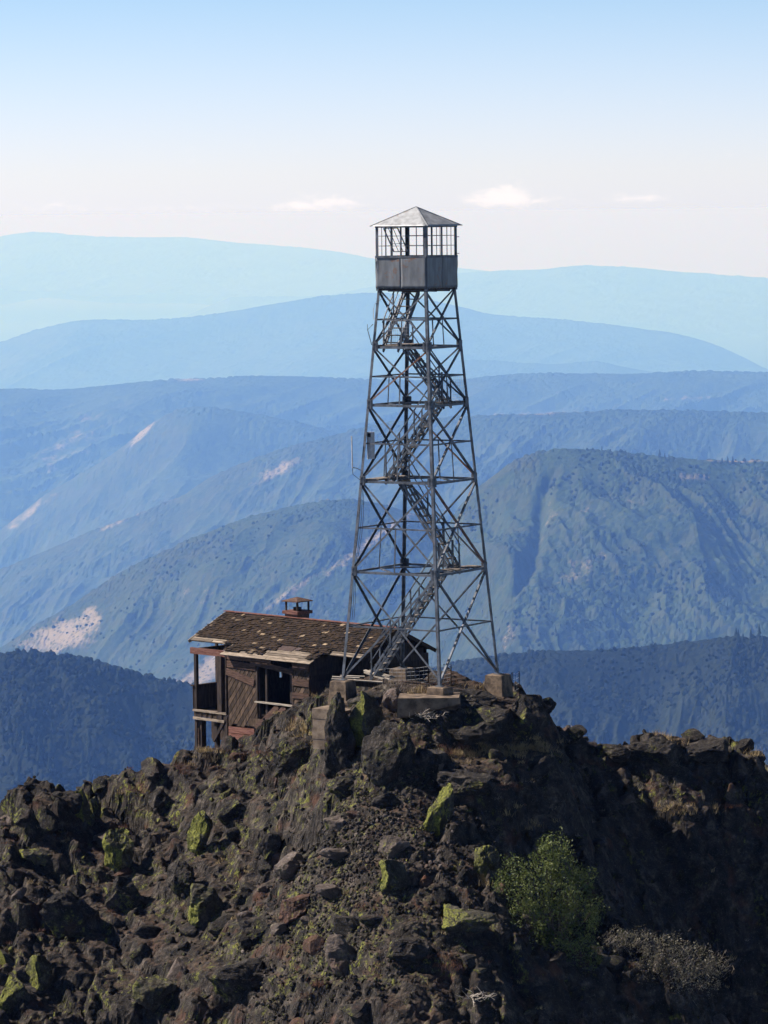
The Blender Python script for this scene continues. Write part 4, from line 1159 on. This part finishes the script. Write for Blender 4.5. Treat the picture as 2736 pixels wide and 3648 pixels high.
ROCK_LIST = [
    # x, y, width, height in the 1659-wide photograph, depth factor, material, turn, tilt, label
    (181, 1752, 40, 92, .5, 'yellow', 20, -6, 'tall flat lichen slab close under the peaked rock of the left skyline'),
    (205, 1752, 30, 60, .6, 'lichen', 10, 8, 'narrow lichen streaked slab just right of the tall flat slab by the left skyline'),
    (255, 1842, 66, 126, .8, 'yellow', 40, 5, 'upright pointed boulder coated in yellow green lichen, narrow at its foot'),
    (150, 1730, 74, 52, 1., 'dark', 0, 10, 'dark peaked rock rising on the left skyline'),
    (222, 1692, 44, 48, .9, 'dark', 15, 4, 'blocky dark rock standing alone on the skyline left of the cabin'),
    (60, 1765, 60, 40, .9, 'dark', 30, 0, 'low dark rock on the skyline at the far left edge'),
    (638, 1640, 112, 104, .9, 'dark', 25, 12, 'big rounded dark boulder below the cabin beside the retaining block'),
    (628, 1868, 66, 62, .9, 'pale', 50, 8, 'pale pinkish boulder lying alone on the scree'),
    (727, 1780, 52, 36, .9, 'pale', 0, -10, 'pale grey block with a rusty foot, upper part of the scree'),
    (766, 1758, 40, 18, .9, 'orange', 20, 0, 'small flat orange stone just above the pale grey block'),
    (640, 1962, 92, 66, .8, 'orange', 35, -30, 'reddish ridged rock pointing up to the right below the scree'),
    (738, 1596, 70, 190, .7, 'dark', 20, 4, 'tall narrow crag column right of the pale retaining block'),
    (790, 1560, 84, 150, .7, 'lichen', 30, -4, 'crag column with a bright lichen seam, second from the retaining block'),
    (848, 1625, 130, 170, .7, 'dark', 10, 6, 'broad dark crag face below the concrete slab'),
    (800, 1512, 90, 46, .9, 'dark', 10, -14, 'tilted grey slab lying in front of the broken planks'),
    (850, 1520, 60, 60, .7, 'pale', 10, -30, 'leaning brown slab against the left end of the concrete slab'),
    (752, 1702, 90, 46, .9, 'dark', 0, 0, 'low dark rock at the foot of the crag columns'),
    (1050, 1566, 190, 112, .75, 'dark', 8, 5, 'large dark rock mass under the front and right piers'),
    (1140, 1560, 120, 112, .8, 'dark', 60, -6, 'bulging dark rock at the right end of the summit'),
    (1172, 1527, 68, 40, .9, 'dark', 0, 10, 'jutting beak of rock at the right edge of the summit'),
    (1140, 1522, 90, 30, .9, 'dark', 10, 4, 'low flat rock right behind the beak, beside the right pier'),
    (1000, 1508, 140, 34, .9, 'dark', 0, 3, 'flat dark rock shelf between the front and right piers'),
    (1002, 1990, 140, 78, .8, 'lichen', 5, 0, 'flat topped block with a yellow lichen rim on the spur'),
    (745, 2064, 86, 88, .8, 'pale', 30, 16, 'pale boulder spotted with lichen near the bottom middle'),
    (28, 2150, 70, 120, .8, 'lichen', 0, 8, 'yellow lichen boulder in the bottom left corner'),
    (88, 2108, 62, 90, .8, 'lichen', 40, -10, 'tan and yellow boulder next to the corner one at bottom left'),
    (150, 1985, 128, 118, .7, 'dark', 15, 6, 'big dark block dulled with green lichen low on the left slope'),
    (325, 2150, 96, 84, .8, 'lichen', 70, 20, 'yellow topped boulder near the bottom, left of centre'),
    (848, 1836, 62, 54, .8, 'pale', 10, 14, 'pale lichen edged boulder at the right side of the scree'),
    (852, 1902, 86, 78, .8, 'lichen', 20, 26, 'dark leaning boulder with dull green face below the pale one'),
    (1425, 1622, 150, 66, .8, 'dark', 0, 4, 'broad dark knob on the right hand ridge crest'),
    (1535, 1622, 140, 62, .8, 'dark', 40, -4, 'second dark knob along the right hand ridge crest'),
    (1611, 1612, 36, 36, .9, 'dark', 10, 0, 'small square rock on the crest near the right edge'),
    (1335, 1624, 90, 40, .9, 'dark', 20, 6, 'low crest rock just right of the notch in the ridge'),
    (1245, 1632, 60, 44, .8, 'dark', 30, 10, 'jagged rock beside the notch right of the summit'),
    (955, 1752, 66, 110, .8, 'lichen', 10, 12, 'lichen edged rib of rock at the top of the spur'),
    (1045, 1880, 60, 110, .8, 'lichen', 30, 10, 'upright dark rib with lichen edges on the spur'),
    (1080, 2010, 84, 90, .8, 'dark', 10, 0, 'dark square block at the outer edge of the spur'),
    (430, 1812, 56, 110, .8, 'lichen', 15, 10, 'upright dark rock with a green left face in mid slope'),
    (350, 1728, 60, 50, .9, 'dark', 60, 6, 'dark rock below the skyline left of the cabin'),
    (500, 1752, 70, 60, .8, 'dark', 5, 10, 'dark rock straight below the cabin'),
    (585, 1835, 50, 70, .8, 'dark', 35, 10, 'dark upright rock left of the pale pinkish boulder'),
    (450, 1960, 100, 90, .8, 'lichen', 25, 16, 'lichen spotted knob in the middle of the left slope'),
    (560, 2010, 90, 60, .8, 'dark', 20, -6, 'dark block below the reddish ridged rock'),
    (520, 2120, 150, 90, .7, 'dark', 10, 0, 'large black block near the bottom left of centre'),
    (90, 1850, 90, 50, .8, 'lichen', 10, -6, 'tan ledge stone with yellow lichen below the left skyline'),
    (880, 2060, 100, 70, .8, 'dark', 60, 8, 'dark rock right of the pale bottom boulder'),
    (930, 1650, 80, 60, .8, 'dark', 60, 8, 'dark rock at the left end of the grassy ledge'),
    (1010, 1685, 140, 56, .8, 'dark', 0, 4, 'dark step of rock under the grassy ledge'),
    (270, 1935, 80, 80, .8, 'dark', 44, 8, 'dark blocky rock below the pointed lichen boulder'),
    (385, 1905, 70, 90, .8, 'dark', 80, 14, 'dark rock face right of the pointed lichen boulder'),
]
for i, (px, py, w, h, dp, kind, turn, tilt, label) in enumerate(ROCK_LIST):
    P = hit(px, min(py + h * .3, 2205)); r = ray(px, py); c = CAM + r * ((P[1] + .12 * w / 60 - CAM[1]) / r[1])
    k = (P[1] - CAM[1]) / 137.7 / 59.9
    v, f = rock_shape(300 + i, 5 if w * h > 5000 else 4, 10, .12)
    sx, sz = w * k / 2 * 1.08, h * k / 2 * 1.1
    T = math.radians(turn); ca, sa = math.cos(T), math.sin(T)
    v = np.stack([v[:, 0] * ca - v[:, 1] * sa, v[:, 0] * sa + v[:, 1] * ca, v[:, 2]], -1)
    v = v / np.abs(v).max(0) * np.array([sx, max(sx * dp, .3 * sz), sz])
    q = v * 2.3; v = v + np.stack([fbm3(q + 11 * i, 21, 4), fbm3(q + 50 + 11 * i, 22, 4), fbm3(q + 90 + 11 * i, 23, 4)], -1) * .13 * min(1., (sx + sz) / 1.2)
    t = math.radians(tilt); ct, st = math.cos(t), math.sin(t)
    v = np.stack([v[:, 0] * ct + v[:, 2] * st, v[:, 1], -v[:, 0] * st + v[:, 2] * ct], -1)
    o = link_mesh('boulder', mesh_np('boulder', v, f), M['rock_' + kind]); o.location = c
    tag(o, label, 'boulder', 'boulders and crags of the summit')

# loose stones bedded in the ground: singly the largest, the rest as one mass
gobj = bpy.data.objects['rocky_ground']
lib = []
for i in range(12):
    v, f = rock_shape(900 + i, 3, 8, .07); me = mesh_np('stone', v, f); lib.append(me)
mats = ['rock_dark'] * 7 + ['rock_pale', 'rock_lichen', 'rock_orange']
libm = {}


def keep_off(X, Y):
    a = ((X > -3.9) & (X < 5.2) & (Y > -3.) & (Y < 4.5)); s = (X + 7.54) * .71 - (Y - 12.72) * .705; g = (X + 7.54) * .705 + (Y - 12.72) * .71
    return a | ((s > -.3) & (s < 9.6) & (g > -2.7) & (g < 2.4))


cnt = 0; pts = rng.uniform((-15.8, -15.5), (12.8, 10.5), (5000, 2)); ok = ~keep_off(pts[:, 0], pts[:, 1]); pts = pts[ok]
zz = surface(pts[:, 0], pts[:, 1])
for (x, y), z in zip(pts, zz):
    if cnt >= 285: break
    # only where the face can be seen from the viewer's side
    k = random.randrange(12); mn = random.choice(mats if math.hypot(x + 2.2, (y + 9) * .7) > 3 else ['rock_pale', 'rock_dark', 'rock_orange', 'rock_dark'])
    key = (k, mn)
    if key not in libm: me = lib[k].copy(); me.materials.append(M[mn]); libm[key] = me
    o = bpy.data.objects.new('stone', libm[key]); C.objects.link(o); o.parent = gobj
    s = .12 + .4 * random.random() ** 1.8
    o.location = (x, y, z + s * .15); o.scale = (s * random.uniform(.8, 1.5), s * random.uniform(.7, 1.2), s * random.uniform(.5, 1.))
    o.rotation_euler = (random.gauss(0, .4), random.gauss(.2, .4), random.uniform(0, 6.3)); cnt += 1
for nm, mn, n, area, smin, smax in (('rubble', 'rock_dark', 3600, None, .03, .11), ('scree', 'rock_dark', 5200, (-2.3, -8.8, 2.0, 3.0), .025, .085), ('scree', 'rock_pale', 700, (-2.6, -8.2, 2.4, 3.2), .03, .09)):
    d, f = ico(1); V = []; Fc = []
    if area: P = np.stack([rng.normal(area[0], area[2], n), rng.normal(area[1], area[3], n)], -1)
    else: P = rng.uniform((-16, -16), (13, 10.5), (n, 2))
    P = P[~keep_off(P[:, 0], P[:, 1])]; Z = surface(P[:, 0], P[:, 1]); n = len(P)
    S = smin + (smax - smin) * rng.random(n) ** 2.5
    rot = rng.normal(size=(n, 3, 3)); rot = np.linalg.qr(rot)[0]
    sh = d[None] * (1 + rng.uniform(-.28, .28, (n, len(d), 1))) * S[:, None, None] * rng.uniform(.6, 1.4, (n, 1, 3))
    V = np.einsum('nij,nkj->nki', rot, sh) + np.stack([P[:, 0], P[:, 1], Z + S * .3], -1)[:, None]
    Fc = (f[None] + (np.arange(n) * len(d))[:, None, None]).reshape(-1, 3)
    o = link_mesh(nm, mesh_np(nm, V.reshape(-1, 3), Fc), M[mn]); tag(o, {'rubble': 'dark rubble strewn over the rocky slopes', 'scree': ('dark' if mn == 'rock_dark' else 'pale') + ' gravel of the scree chute below the crag'}[nm], 'rubble', kind='stuff')


# ------------------------------------------------------------------ dry grass, brush, shrubs
def tuft_field(name, mat, spots, label, blades=34, h=.26, spread=.12, width=.016, lean=.45):
    """spots: x, y, size"""
    sp = np.array(spots, float); n = len(sp); z = surface(sp[:, 0], sp[:, 1])
    base = np.repeat(np.stack([sp[:, 0], sp[:, 1], z - .03], -1), blades, 0); sz = np.repeat(sp[:, 2], blades); N = n * blades
    base = base + rng.normal(size=(N, 3)) * np.array([1, 1, .15]) * spread * sz[:, None]
    d = rng.normal(size=(N, 3)) * np.array([lean, lean, .15]) + np.array([0, 0, 1.]); d /= np.linalg.norm(d, axis=1)[:, None]
    L = h * sz * rng.uniform(.5, 1.2, N); a = rng.uniform(0, 6.3, N); sd_ = np.stack([np.cos(a), np.sin(a), 0 * a], -1) * width / 2
    mid = base + d * (L * .55)[:, None]; tip = base + d * L[:, None] + rng.normal(size=(N, 3)) * (L * .18)[:, None]
    V = np.stack([base - sd_, base + sd_, mid + sd_ * .7, mid - sd_ * .7, tip], 1).reshape(-1, 3); k = np.arange(N)[:, None] * 5
    f = np.concatenate([k + np.array([[0, 1, 2]]), k + np.array([[0, 2, 3]]), k + np.array([[3, 2, 4]])])
    o = link_mesh(name, mesh_np(name, V, f), M[mat]); return tag(o, label, name.replace('_', ' '), kind='stuff')


def screen_spots(lst):
    """clusters: x, y, spread x, spread y, count, size"""
    out = []
    for cx, cy, ex, ey, n, s in lst:
        for _ in range(n):
            P = hit(min(1655, cx + random.gauss(0, ex)), min(2205, cy + random.gauss(0, ey))); out.append((P[0], P[1], s * random.uniform(.6, 1.3)))
    return out


def scatter(n, s0, s1, thr, seed):
    P = rng.uniform((-16, -15.5), (12.8, 10.5), (n * 6, 2)); P = P[~keep_off(P[:, 0], P[:, 1])]
    P = P[fbm2(P[:, 0] * .35, P[:, 1] * .35, seed, 3) > thr][:n]
    return [(x, y, random.uniform(s0, s1)) for x, y in P]


tuft_field('straw_grass', 'straw', screen_spots([(1060, 1492, 18, 5, 10, 1.1), (1090, 1628, 60, 7, 60, .8), (1160, 1618, 34, 6, 30, .8), (1000, 1632, 30, 6, 20, .7), (1420, 1604, 28, 8, 22, .9), (1470, 1762, 26, 9, 22, .9), (660, 1585, 28, 14, 26, .9), (450, 1642, 30, 14, 18, .8),
    (1640, 1630, 14, 6, 12, 1.), (905, 1500, 12, 8, 7, .9), (1040, 1900, 6, 10, 4, 1.2), (1190, 1775, 30, 16, 7, .9), (1110, 1640, 60, 20, 8, .7)]) + scatter(170, .35, .8, .05, 3), 'straw coloured dry grass in tufts on ledges and between rocks')
tuft_field('red_brush', 'rustbrush', screen_spots([(985, 1622, 24, 5, 20, .8), (1160, 1500, 22, 5, 12, .6), (960, 2090, 30, 8, 14, .9), (690, 2150, 22, 10, 10, .8), (560, 1630, 30, 12, 16, .8), (690, 1690, 14, 8, 8, .8), (400, 1660, 20, 8, 10, .8), (820, 1965, 30, 6, 10, .6), (1090, 1700, 20, 8, 8, .6), (960, 1480, 16, 5, 8, .7), (1530, 1740, 30, 8, 10, .7)]) + scatter(150, .3, .7, .1, 8), 'rusty red dry brush along the ledges', 46, .2, .16, .013, .7)
tuft_field('grey_brush', 'greybrush', screen_spots([(850, 1486, 22, 6, 14, 1.), (690, 1480, 16, 8, 8, 1.), (620, 1690, 30, 10, 10, .9), (1130, 1690, 40, 10, 10, .6), (1420, 1680, 40, 30, 16, .7)]) + scatter(130, .3, .7, .1, 12), 'grey dead brush and twigs between the rocks', 30, .26, .14, .012, .8)
tuft_field('green_weeds', 'greengrass', screen_spots([(745, 1483, 8, 4, 7, .6), (690, 1575, 14, 10, 9, .7), (640, 1660, 10, 5, 5, .6), (900, 1830, 16, 8, 5, .5)]) + scatter(60, .3, .6, .15, 17), 'small green weeds between the rocks', 30, .16, .1, .016, .6)


def leaf_cloud(clumps, per, L, W, depth=1.0):
    V = []; 
    for (px, py, rad, Y) in clumps:
        c = at(px, py, Y); r = rad / 59.9 * (Y + 137.7) / 137.7; n = int(per * r * r)
        # leaves gather round small sprigs near the skin of each clump
        ns = max(6, n // 9); d = rng.normal(size=(ns, 3)); d /= np.linalg.norm(d, axis=1)[:, None]
        s = c + d * (r * rng.random(ns) ** .25)[:, None] * np.array([1, depth, .92])
        V.append(np.repeat(s, 9, 0) + rng.normal(size=(ns * 9, 3)) * .062 * np.array([1, 1, 1.3]))
    P = np.concatenate(V); n = len(P)
    a = rng.normal(size=(n, 3)); a[:, 2] += .5; a /= np.linalg.norm(a, axis=1)[:, None]; b = np.cross(a, rng.normal(size=(n, 3))); b /= np.linalg.norm(b, axis=1)[:, None]
    s = rng.uniform(.6, 1.3, n)[:, None]
    Q = np.stack([P, P + a * L * .5 * s + b * W * .5 * s, P + a * L * s, P + a * L * .5 * s - b * W * .5 * s], 1).reshape(-1, 3)
    return Q, np.arange(n * 4).reshape(-1, 4), P


def shrub(name, label, base, clumps, per, L, W, mat, stems):
    B = np.array(base); root = tag(empty(name, base), label, 'shrub')
    V, f, P = leaf_cloud(clumps, per, L, W)
    link_mesh('foliage', mesh_np('foliage', V - B, f), M[mat], root)
    for i in range(stems):
        q = P[random.randrange(len(P))] - B; m = MB(); mid = q * .5 + np.array([random.gauss(0, .1), random.gauss(0, .1), .05])
        m.tube([(random.gauss(0, .06), random.gauss(0, .06), -.3), tuple(mid), tuple(q)], [.028, .016, .006], 4)
        m.build('branch', M['bark'], root)
    return root


b = at(1200, 2035, -11.3); Yb = b[1]
shrub('green_shrub', 'leafy green shrub catching the sun on the dark right hand slope', tuple(b - np.array([0, 0, .3])),
      [(x, y, r, Yb + dy) for x, y, r, dy in ((1196, 1828, 34, .3), (1178, 1860, 40, 0), (1215, 1870, 40, .1), (1110, 1880, 36, -.1), (1085, 1910, 26, 0), (1150, 1925, 54, -.3), (1225, 1925, 56, 0), (1265, 1900, 30, .2), (1130, 1975, 38, -.4), (1190, 1985, 56, -.3), (1255, 1990, 44, 0),
                                             (1290, 1960, 26, .3), (1150, 2040, 34, -.5), (1205, 2050, 40, -.4), (1260, 2060, 40, -.2), (1110, 2010, 20, -.4))], 2100, .085, .045, 'leaf', 44)
b = at(1440, 2130, -10.0); Yb = b[1]
g = shrub('grey_shrub', 'dry grey twiggy shrub right of the green one', tuple(b - np.array([0, 0, .3])),
          [(x, y, r, Yb + dy) for x, y, r, dy in ((1330, 2030, 32, .2), (1385, 2035, 36, .1), (1440, 2055, 44, 0), (1500, 2075, 46, 0), (1550, 2085, 30, .1), (1470, 2110, 44, -.2), (1400, 2090, 36, -.2), (1530, 2125, 26, -.1))], 1900, .07, .028, 'greyleaf', 10)
Bq = np.array(g.location); V = []
m = MB()
for i in range(380):
    x, y, r = random.choice(((1385, 2035, 36), (1440, 2055, 50), (1500, 2075, 54), (1550, 2085, 40), (1470, 2110, 48), (1330, 2030, 32)))
    c = at(x + random.gauss(0, r * .5), y + random.gauss(0, r * .4), Yb + random.gauss(0, .3)) - Bq; d = Vector((random.gauss(.5, .5), random.gauss(0, .5), random.uniform(.1, .9))).normalized() * random.uniform(.1, .28)
    m.bar(Vector(c) - d / 2, Vector(c) + d / 2, .007, .007)
tag(m.build('twigs', M['greybrush'], g), kind='stuff')
for px, py, n, L, label in ((922, 1556, 60, .5, 'tangle of bleached dead twigs in front of the concrete slab'), (1030, 2160, 26, .55, 'small bleached dead branch near the bottom right of centre')):
    P = hit(px, py); m = MB()
    for i in range(n):
        d = Vector((random.gauss(.3, .8), random.gauss(-.3, .5), random.uniform(-.1, .6))).normalized() * L * random.uniform(.5, 1.); c = Vector((random.gauss(0, .2), random.gauss(0, .1), random.uniform(0, .18)))
        m.tube([c, c + d * .5 + Vector((0, 0, random.gauss(0, .05))), c + d], [.012, .009, .004], 4)
    o = m.build('dead_branch', M['plank']); o.location = P + np.array([0, -.15, .05]); tag(o, label, 'dead branch')

# ------------------------------------------------------------------ trees on the near hills
def hill_hit(key, px, py):
    D, full, xa, xb, run = HILLS[key]; t = np.linspace(0, run, 260); r = ray(px, py); s = (D - t - CAM[1]) / r[1]
    X = CAM[0] + r[0] * s; zr = CAM[2] + r[2] * s; z, _ = full(X, t); k = np.argmax(zr[::-1] <= z[::-1]); k = len(t) - 1 - k
    return np.array([X[k], D - t[k], z[k]])


def conifer(h, seed):
    g = random.Random(seed); m = MB(); n = 8; tiers = 7
    for i in range(tiers):
        z0 = .1 + .86 * i / tiers; z1 = min(1.0, z0 + .3); r = .2 * (1 - i / tiers) ** .8 + .02
        ring = [(math.cos(2 * math.pi * k / n + i) * r * g.uniform(.55, 1.15) * h, math.sin(2 * math.pi * k / n + i) * r * g.uniform(.55, 1.15) * h, (z0 + g.uniform(-.03, .03)) * h) for k in range(n)]
        m.add(ring + [(g.uniform(-.01, .01) * h, 0, z1 * h)], [(k, (k + 1) % n, n) for k in range(n)] + [tuple(range(n))[::-1]])
    return m


cones = []
for i in range(4):
    o = conifer(1., i).build('crown', M['needle']); cones.append(o.data); C.objects.unlink(o); bpy.data.objects.remove(o)
o = MB().tube([(0, 0, -.12), (0, 0, .25)], [.016, .012], 5).build('trunk', M['bark']); trunk_me = o.data; bpy.data.objects.remove(o)


def conifers(key, spots, hgt, label, group):
    for (px, py) in spots:
        P = hill_hit(key, px, py); r = tag(empty('pine_tree', P, random.uniform(0, 6.3)), label, 'conifer', group)
        h = hgt * random.uniform(.65, 1.25); r.scale = (h * random.uniform(.85, 1.2),) * 2 + (h,)
        for nm, me in (('crown', random.choice(cones)), ('trunk', trunk_me)): o = bpy.data.objects.new(nm, me); C.objects.link(o); o.parent = r


R_ = random.uniform
names = list(HILLS)
conifers(names[-1], [(R_(1560, 1655), R_(1385, 1580)) for _ in range(20)] + [(1640, 1376), (1622, 1382), (1652, 1374), (1605, 1388), (1590, 1384), (1462, 1440), (1580, 1420), (1600, 1440), (1475, 1590), (1440, 1600), (1380, 1560)], 17, 'tall dark conifer in the shaded fold of the scrubby hill at the right edge', 'conifers on the dark right hand hill')
conifers(names[-2], [(R_(20, 230), R_(1530, 1700)) for _ in range(18)] + [(60, 1640), (85, 1650), (110, 1630), (392, 1452), (255, 1480), (40, 1600)], 19, 'dark conifer on the wooded hill below the cabin', 'conifers on the dark left hand hill')
conifers(names[-3], [(R_(1120, 1650), R_(1260, 1400)) for _ in range(26)] + [(1200, 1370), (1290, 1330), (1340, 1300), (1390, 1310), (1500, 1330), (1530, 1345), (1425, 990), (1436, 992), (1445, 994), (1560, 1003), (1572, 1003), (1583, 1004), (1300, 976)], 18, 'pale hazy conifer on the rounded hill right of the tower', 'conifers on the rounded hill')


def woods(key, n, box, size, label):
    d, f = ico(1); D, full, xa, xb, run = HILLS[key]; x0, y0, x1, y1 = box
    t = rng.uniform(0, run, n * 3); X = at(x0, 1400, D)[0] + rng.random(n * 3) * (at(x1, 1400, D)[0] - at(x0, 1400, D)[0])
    keep = fbm2(X / (size * 14), t / (size * 14), 61, 3) > rng.normal(.12, .12, n * 3); X, t = X[keep][:n], t[keep][:n]; n = len(X); z, _ = full(X, t)
    S = size * rng.uniform(.35, 1., n) ** 1.5 / 2
    sh = d[None] * (1 + rng.uniform(-.3, .3, (n, len(d), 1))) * S[:, None, None] * np.array([1, 1, 1.15])
    V = sh + np.stack([X, D - t, z + S * .3], -1)[:, None]
    o = link_mesh('woodland', mesh_np('woodland', V.reshape(-1, 3), (f[None] + (np.arange(n) * len(d))[:, None, None]).reshape(-1, 3)), M['oak']); tag(o, label, 'woodland', kind='stuff')


woods(names[-1], 2600, (930, 0, 1700, 0), 7, 'scattered round oaks over the dark scrubby hill on the right')
woods(names[-2], 2600, (-60, 0, 620, 0), 8, 'scattered round oaks over the dark wooded hill on the left')
woods(names[-3], 1700, (980, 0, 1720, 0), 12, 'woods speckling the rounded hill right of the tower')
woods(names[-4], 1200, (-60, 0, 1000, 0), 11, 'bushes dotting the hazy green slope left of the tower')
